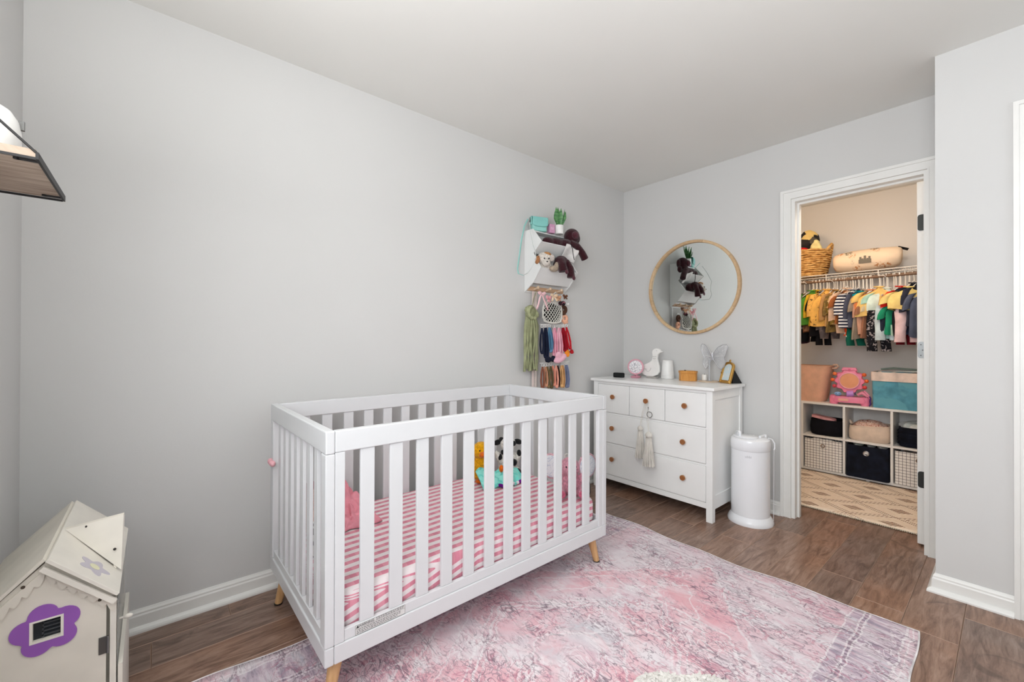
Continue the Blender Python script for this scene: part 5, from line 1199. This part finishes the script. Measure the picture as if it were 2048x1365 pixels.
# basket on the shelf
WK = NT('woven_seagrass', .75, spec=.3); c = WK.coord(); q = WK.noise(c, 30, 4, .6); WK.color(WK.ramp(q, [(.3, (164, 112, 54)), (.5, (220, 172, 104)), (.72, (244, 208, 142))])); WK.bump(q, .003, .7)
wk = thing('woven_basket', 'tall woven seagrass basket on the wire shelf', 'basket', (4.575, 1.205, SHZ+.006))
part('basket_wall', G().lathe([(0, 0), (.118, 0), (.125, .02), (.150, .15), (.160, .235), (.152, .235), (.142, .15), (.115, .02), (0, .012)], seg=36), WK.m, wk)
g = G(); rr = random.Random(2)
for k in range(13):
    z = .012+.0182*k; r0 = .121+.047*math.sin(min(1.25, z/.235*1.25))+.004; ph = (k % 2)*PI
    pts = [((r0+.008*math.sin(j*PI+ph)+rr.uniform(-.003, .003))*math.cos(2*PI*j/36), (r0+.008*math.sin(j*PI+ph)+rr.uniform(-.003, .003))*math.sin(2*PI*j/36), z+rr.uniform(-.005, .005)) for j in range(36)]
    g2 = G().tube(pts, .0105, 6, loop=True, flat=.8); part('woven_strand', g2, WK.m, wk)
part('handle', G().tube([(-.06, -.148, .225), (-.055, -.168, .255), (-.02, -.178, .282), (.02, -.175, .28), (.05, -.165, .25), (.055, -.150, .225)], .011, 8), WK.m, wk)
# soft things in the basket
solo('patchwork_blanket', 'black, grey and yellow diamond blanket heaped in the woven basket', 'blanket', G().ell((0, 0, .050), (.105, .110, .125), lump=.3, lsc=11), None or (lambda t: (t.color(t.ramp(t.vor(t.coord(), 16, 'F1', 1, 1), [(0, (24, 22, 24)), (.3, (92, 84, 72)), (.5, (232, 204, 132)), (.7, (40, 36, 36)), (.85, (150, 132, 98))], 'CONSTANT')), t.m)[1])(NT('patchwork_fabric', .9)), (4.55, 1.215, SHZ+.255), remesh=.006)
solo('yellow_cloth', 'pale yellow cloth poking out of the woven basket at the right', 'cloth', G().ell((0, 0, 0), (.040, .045, .065), lump=.3, lsc=18), cloth((240, 222, 160)), (4.485, 1.125, SHZ+.265), remesh=.005)
solo('red_cloth', 'red cloth poking out at the front of the woven basket', 'cloth', G().ell((0, 0, 0), (.030, .055, .028), lump=.25, lsc=22), cloth((206, 40, 36)), (4.462, 1.225, SHZ+.250), remesh=.005)
# printed bag
BG = NT('printed_bag_canvas', .85, spec=.2); c = BG.coord(); v1 = BG.vor(c, 9.5, 'F1', .8); n1 = BG.noise(c, 60, 3, .6, 1)
blob = BG.math('MULTIPLY', BG.sstep(v1, .40, .30), BG.sstep(n1, .47, .55)); v2 = BG.vor(BG.coord(loc=(3, 3, 3)), 7, 'F1', .9); n2 = BG.noise(c, 90, 2)
blob2 = BG.math('MULTIPLY', BG.sstep(v2, .30, .22), BG.sstep(n2, .44, .52))
BG.color(BG.mix(blob2, BG.mix(blob, (246, 222, 194), (206, 140, 86)), (132, 124, 106))); BG.bump(BG.noise(c, 6, 2), .01, .3)
bg_ = thing('printed_duffel', 'cream printed canvas roll bag with castle print lying on the wire shelf', 'bag', (4.57, .790, SHZ+.006), R(4))
rings = []
for k in range(17):
    a = k/16; y = .225-.45*a; e = min(1, math.sin(PI*min(max(a, .02), .98))**.15); rr_ = .100*e
    rings.append([(rr_*1.05*math.cos(2*PI*j/24)*(1+.05*noise.noise(Vector((a*5, j*.4, 0)))), y+.018*math.sin(2*PI*j/24)*(1 if a < .5 else -1)*(1-e), .098+rr_*.96*math.sin(2*PI*j/24)*(1+.08*noise.noise(Vector((a*6, j*.5, 4))))+.012*a) for j in range(24)])
part('bag_body', G().loft(rings), BG.m, bg_, sub=1)
part('top_seam', G().tube([(-.005, .21, .162), (-.01, .1, .188), (-.01, -.05, .194), (-.005, -.19, .186)], .005, 6), cloth((222, 170, 122)), bg_)
part('black_tab', G().loft([[(x, -.19, .178), (x, -.20, .194), (x, -.262, .166), (x, -.252, .150)] for x in (-.006, .0)]), cloth((22, 20, 22)), bg_, False)
GRYP = paint((120, 112, 98), .7)
cs = G(); 
for (a, b_, c_, d) in ((-.04, .04, .07, .10), (-.035, -.022, .10, .122), (-.007, .007, .10, .130), (.022, .035, .10, .122), (-.021, -.010, .10, .108), (.010, .021, .10, .108)): cs.box(-.1085, -.1005, a, b_, c_, d)
part('castle_print', cs, GRYP, bg_, False, kind='stuff')
# ------------------------------------------------------------------ garments on hangers
HGM = paint((238, 234, 226), .35, name='white_hanger_plastic')
def stripes(c1, c2, pitch, ax=2, duty=.5):
    t = NT('striped_fabric', .9, spec=.2); o = t.xyz(t.coord())[ax]; t.color(t.mix(t.math('GREATER_THAN', t.math('FRACT', t.math('MULTIPLY', o, 1/pitch)), duty), c1, c2)); return t.m
def body_rings(w, h, fl, th, top_w, seed, z1):
    out = []; n = 20
    for i in range(9):
        q = i/8; hw_ = (top_w+(w-top_w)*min(1, q*2.6)**.7)*(1+fl*q); z = z1-h*q-.010*(1-min(1, q*4)); tk = th*(.55+.45*min(1, q*3))
        ring = []
        for j in range(n):
            a = 2*PI*j/n; rp = 1+.38*math.sin(3*a+seed+q*2)*q+.18*math.sin(7*a+seed*2)*q
            ring.append((hw_*math.cos(a)*(1+.05*math.sin(q*5+seed))+.008*math.sin(q*4+seed*3), tk*math.sin(a)*rp+.010*math.sin(q*3+seed)*q, z-(.05*abs(math.cos(a))**1.5*(1-min(1, q*3)))+.010*math.sin(2*a+seed)*q))
        out.append(ring)
    return out
def garment(name, label, cat, px, ztop_px, zbot_px, mat, w=.13, th=.020, sl=None, sm=None, rz=0, kind='shirt', fl=.1, X=4.43, hang=True, dz=0, fwd=0):
    w *= .92; px += w*math.sin(R(abs(rz)))*105
    p = at(px, ztop_px, 'x', X); zb = at(px, zbot_px, 'x', X).z; z1 = p.z; zr = SHZ-.050+.014
    t = thing(name, label, cat, (X, p.y, zb), R(rz)); h = z1-zb; sd = px*.37
    if hang:
        hk = zr-zb
        part('hanger', G().tube([(.012, 0, hk-.006), (.010, 0, hk+.004), (0, 0, hk+.006), (-.011, 0, hk+.001), (-.013, 0, hk-.012), (-.004, 0, hk-.024), (0, 0, hk-.04), (0, 0, h+.002)], .0028, 6).tube([(0, 0, h+.004), (-w*.66, 0, h-.072), (-w*.68, 0, h-.078), (w*.68, 0, h-.078), (w*.66, 0, h-.072), (0, 0, h+.004)], .0038, 6), HGM, t)
    n0_ = len(t.children)
    if kind in ('shirt', 'romper'):
        hb = h if kind == 'shirt' else h*.72
        part('body', G().loft(body_rings(w*.85, hb, fl, th, .034, sd, h)), mat, t)
        if kind == 'romper':
            for s in (-1, 1): part('leg', G().tube([(s*w*.42, 0, h*.34), (s*w*.46, -.004, h*.16), (s*w*.48, .004*s, 0)], [w*.44, w*.36, w*.30], 12, flat=1), mat, t) if False else part('leg', G().loft([[(s*w*.42+rx_*math.cos(2*PI*j/14), th*.9*math.sin(2*PI*j/14), zz) for j in range(14)] for zz, rx_ in ((h*.36, w*.44), (h*.16, w*.36), (0, w*.30))]), mat, t)
        if sl:
            for s in (-1, 1):
                L = sl*(1 if s < 0 else .92); top = Vector((s*w*.66, 0, h-.050)); 
                end = top+Vector((s*(.030+.02*(sl < .15)), -.012*s, -L)); mid = top.lerp(end, .5)+Vector((s*.018, 0, .008)); rs = []
                for q, pc in ((0, top), (.33, top.lerp(mid, .66)), (.66, mid.lerp(end, .35)), (1, end)):
                    rw = .036*(1-.18*q); rs.append([(pc.x+rw*math.cos(2*PI*j/12)*1.0, pc.y+th*.75*math.sin(2*PI*j/12), pc.z+.35*rw*math.cos(2*PI*j/12)*s*-.8) for j in range(12)])
                part('sleeve', G().loft(rs), sm or mat, t)
        part('collar', G().torus((0, 0, 0), .030, .0042, 'z', 18, 6), mat, t, loc=(0, 0, h-.012), rot=(R(8), 0, 0))
    elif kind == 'pants':
        part('waistband', G().loft([[(w*.62*math.cos(2*PI*j/16), th*math.sin(2*PI*j/16), z) for j in range(16)] for z in (h-.03, h)]), mat, t)
        for s in (-1, 1): part('leg', G().loft([[(s*w*.31*(1+.25*(1-zz))+rx_*math.cos(2*PI*j/14), th*.9*math.sin(2*PI*j/14)+.008*math.sin(zz*8+sd), zz*h) for j in range(14)] for zz, rx_ in ((1-.028/h, w*.33), (.6, w*.32), (.3, w*.27), (0, w*.28))]), mat, t)
    if fwd:
        for ch_ in t.children:
            if ch_.name.split('.')[0] != 'hanger': ch_.location.x -= fwd*math.cos(R(rz)); ch_.location.y += fwd*math.sin(R(rz))
    return t
def C2(c, c2=None, p=20, th=.5): return cloth(c, .1, 60, c2=c2, psc=p, th=th)
RAIL = 'children clothes hanging on the closet rail'
GA = [
 ('shirt', 'dark plum shirt at the far left of the closet rail', 'shirt', 1598, 588, 686, C2((66, 42, 52)), dict(w=.12, sl=.10, rz=-18)),
 ('shirt', 'olive camouflage shirt behind the green jacket', 'shirt', 1605, 586, 655, C2((110, 96, 62), (66, 62, 40), 30), dict(w=.12, sl=.14, rz=-24)),
 ('jacket', 'bright green long sleeved jacket near the left end of the rail', 'jacket', 1614, 580, 652, C2((78, 140, 52)), dict(w=.16, sl=.22, rz=-52, th=.026, fwd=.05)),
 ('shirt', 'brown patterned shirt below the green jacket', 'shirt', 1621, 590, 664, C2((110, 72, 56), (154, 112, 82), 34), dict(w=.13, sl=.10, rz=-35)),
 ('pants', 'black pants hanging low at the left of the rail', 'pants', 1612, 640, 684, C2((16, 16, 20)), dict(w=.12, rz=-40)),
 ('shirt', 'mustard yellow sweater beside the green jacket', 'sweater', 1629, 578, 655, C2((206, 168, 50)), dict(w=.13, sl=.20, rz=-26)),
 ('shirt', 'black shirt between the mustard sweater and the animal print one', 'shirt', 1636, 582, 672, C2((22, 20, 24)), dict(w=.13, sl=.12, rz=-26)),
 ('pants', 'black pants with feet hanging below the animal print shirt', 'pants', 1641, 640, 691, C2((18, 18, 22)), dict(w=.12, rz=-34)),
 ('shirt', 'mustard sweatshirt printed with small dark arcs', 'sweatshirt', 1645, 577, 652, C2((236, 182, 96), (112, 84, 52), 42, .64), dict(w=.155, sl=.19, rz=-46, th=.028, fwd=.035)),
 ('romper', 'grey patterned romper with pink hem under the sweatshirt', 'romper', 1652, 610, 678, C2((120, 106, 104), (92, 84, 86), 30), dict(w=.13, rz=-36, kind='romper')),
 ('shirt', 'tan long sleeved cardigan right of the mustard sweatshirt', 'cardigan', 1662, 577, 656, C2((186, 144, 94)), dict(w=.13, sl=.22, rz=-30)),
 ('shirt', 'olive khaki shirt beside the tan cardigan', 'shirt', 1669, 579, 664, C2((146, 118, 66), (120, 100, 60), 24), dict(w=.13, sl=.17, rz=-28)),
 ('shirt', 'camouflage green and cream shirt in the left half of the rail', 'shirt', 1676, 579, 652, C2((202, 172, 126), (118, 96, 44), 22), dict(w=.13, sl=.15, rz=-28)),
 ('shirt', 'rust brown shirt behind the beige romper', 'shirt', 1682, 580, 650, C2((158, 94, 52)), dict(w=.12, sl=.10, rz=-24)),
 ('romper', 'pale beige flared romper left of the striped shirt', 'romper', 1686, 574, 667, C2((222, 188, 162)), dict(w=.135, rz=-40, sl=.12, fl=.45)),
 ('shirt', 'navy and white striped shirt in the middle of the rail', 'shirt', 1698, 577, 655, stripes((236, 236, 238), (34, 38, 62), .0262), dict(w=.135, sl=.17, rz=-42, th=.024, fwd=.03)),
 ('shorts', 'orange red shorts below the striped shirt', 'shorts', 1697, 650, 672, C2((224, 84, 40)), dict(w=.10, rz=-30, kind='pants')),
 ('shorts', 'dark green shorts hanging lowest under the striped shirt', 'shorts', 1703, 655, 692, C2((20, 96, 80)), dict(w=.125, rz=-42, kind='pants', fl=.3)),
 ('shirt', 'slate grey long shirt right of the striped one', 'shirt', 1711, 576, 658, C2((78, 82, 100)), dict(w=.13, sl=.20, rz=-30)),
 ('shirt', 'small bright teal top over the slate grey shirt', 'top', 1715, 580, 607, C2((20, 142, 164)), dict(w=.07, sl=None, rz=-30, X=4.36, hang=False)),
 ('shorts', 'royal blue shorts below the slate grey shirt', 'shorts', 1714, 642, 666, C2((44, 76, 146)), dict(w=.11, rz=-30, kind='pants')),
 ('shirt', 'grey beige shirt behind the salmon one', 'shirt', 1722, 577, 678, C2((158, 144, 128)), dict(w=.13, sl=.14, rz=-24)),
 ('shirt', 'dusty salmon long shirt left of the orange one', 'shirt', 1729, 578, 671, C2((196, 150, 128)), dict(w=.13, sl=.18, rz=-26)),
 ('shirt', 'dusty brown shirt beneath the orange one', 'shirt', 1737, 592, 675, C2((156, 110, 86)), dict(w=.125, sl=.10, rz=-26)),
 ('shirt', 'orange shirt peeking left of the yellow ringer tee', 'shirt', 1738, 577, 640, C2((226, 138, 84)), dict(w=.13, sl=.12, rz=-36)),
 ('tee', 'yellow tee with white cuffs spreading its sleeves at the rail middle', 'tee', 1746, 572, 632, C2((238, 198, 122)), dict(w=.17, sl=.08, rz=-62, th=.028, fwd=.05)),
 ('pants', 'black leggings with white floral print hanging lowest', 'pants', 1750, 615, 703, C2((26, 26, 32), (158, 150, 152), 48, .58), dict(w=.14, rz=-50, th=.022, fwd=.06)),
 ('shirt', 'sand coloured shirt under the yellow ringer tee', 'shirt', 1752, 590, 662, C2((204, 190, 158)), dict(w=.12, sl=.08, rz=-36)),
 ('shorts', 'mustard shorts with white cuffs beside the floral leggings', 'shorts', 1757, 612, 636, C2((206, 160, 92)), dict(w=.10, rz=-30, kind='pants')),
 ('tee', 'mint and white tee right of the yellow ringer tee', 'tee', 1762, 574, 622, C2((214, 232, 224)), dict(w=.15, sl=.08, rz=-56, th=.026, fwd=.03, sm=C2((172, 214, 200)))),
 ('pants', 'pale blue pants below the mint tee', 'pants', 1766, 612, 681, C2((200, 216, 222)), dict(w=.14, rz=-52, th=.022, fwd=.05)),
 ('shirt', 'dark navy shirt between the pale blue pants and the mint romper', 'shirt', 1771, 600, 668, C2((46, 52, 66)), dict(w=.11, rz=-20)),
 ('tee', 'green and white ringer tee in the right half of the rail', 'tee', 1781, 582, 618, C2((196, 196, 172), (90, 180, 140), 12, .56), dict(w=.14, sl=.07, rz=-54, sm=C2((74, 168, 124)))),
 ('romper', 'pale mint romper hanging under the green tee', 'romper', 1779, 606, 678, C2((178, 220, 216)), dict(w=.135, rz=-50, kind='romper')),
 ('shirt', 'emerald green shirt behind the mint romper', 'shirt', 1786, 600, 668, C2((40, 150, 112)), dict(w=.12, sl=.10, rz=-34)),
 ('shirt', 'bright red shirt in the right half of the rail', 'shirt', 1794, 570, 616, C2((216, 42, 30)), dict(w=.125, sl=.12, rz=-36)),
 ('romper', 'pale mint bodysuit beneath the red shirt', 'romper', 1793, 612, 672, C2((196, 224, 204)), dict(w=.11, rz=-34, kind='romper')),
 ('shirt', 'black shirt left of the pink pants', 'shirt', 1798, 600, 672, C2((30, 26, 34)), dict(w=.11, rz=-20)),
 ('tee', 'pale yellow ringer tee near the right end of the rail', 'tee', 1806, 572, 620, C2((248, 214, 138)), dict(w=.165, sl=.085, rz=-60, th=.028, fwd=.05)),
 ('pants', 'pale pink pants below the pale yellow tee', 'pants', 1807, 616, 685, C2((238, 204, 208)), dict(w=.145, rz=-52, th=.024, fwd=.05)),
 ('pants', 'maroon pants peeking behind the pale pink ones', 'pants', 1803, 640, 690, C2((112, 18, 30)), dict(w=.12, rz=-40)),
 ('jacket', 'dark navy jacket covering the right end of the rail', 'jacket', 1818, 563, 640, C2((30, 34, 48)), dict(w=.145, sl=.16, rz=-46, th=.030)),
 ('pants', 'navy pants below the dark jacket', 'pants', 1820, 620, 670, C2((30, 38, 60)), dict(w=.135, rz=-46)),
 ('shirt', 'charcoal jacket with a white cord at the very right', 'jacket', 1830, 563, 655, C2((52, 54, 68)), dict(w=.135, sl=.18, rz=-40)),
 ('shirt', 'blue grey shirt low at the very right of the rail', 'shirt', 1836, 575, 674, C2((90, 98, 120)), dict(w=.13, sl=.12, rz=-30)),
]
rr = random.Random(21)
for k, (nm, lab, cat, px, zt_, zb_, m_, kw) in enumerate(GA):
    kw = dict(kw); kw.setdefault('kind', 'pants' if nm in ('pants', 'shorts') else ('romper' if nm == 'romper' else 'shirt'))
    low = zt_ > 605
    kw.setdefault('X', 4.43 if not low else 4.44)
    o = garment(nm, lab, cat, px, zt_, zb_, m_, **kw); o['group'] = RAIL
# spare hangers bunched on the rail
for k, px in enumerate((1601, 1633, 1640, 1648, 1654, 1659, 1672, 1690, 1706, 1726, 1733, 1741, 1760, 1768, 1774, 1788, 1800, 1812)):
    p = at(px, 575, 'x', 4.43)
    t = thing('empty_hanger', 'white plastic hanger packed between the clothes on the rail', 'hanger', (4.43, p.y, 1.50), R(rr.uniform(-22, -8)), 'white hangers packed between the clothes')
    hk = SHZ-.050+.014-1.50
    part('hook', G().tube([(.012, 0, hk-.006), (.010, 0, hk+.004), (0, 0, hk+.006), (-.011, 0, hk+.001), (-.013, 0, hk-.012), (-.004, 0, hk-.024), (0, 0, .032)], .0028, 6), HGM, t)
    part('shoulder_bar', G().tube([(0, 0, .032), (-.095, 0, .004), (-.1, 0, 0), (.1, 0, 0), (.095, 0, .004), (0, 0, .032)], .0036, 6), HGM, t)
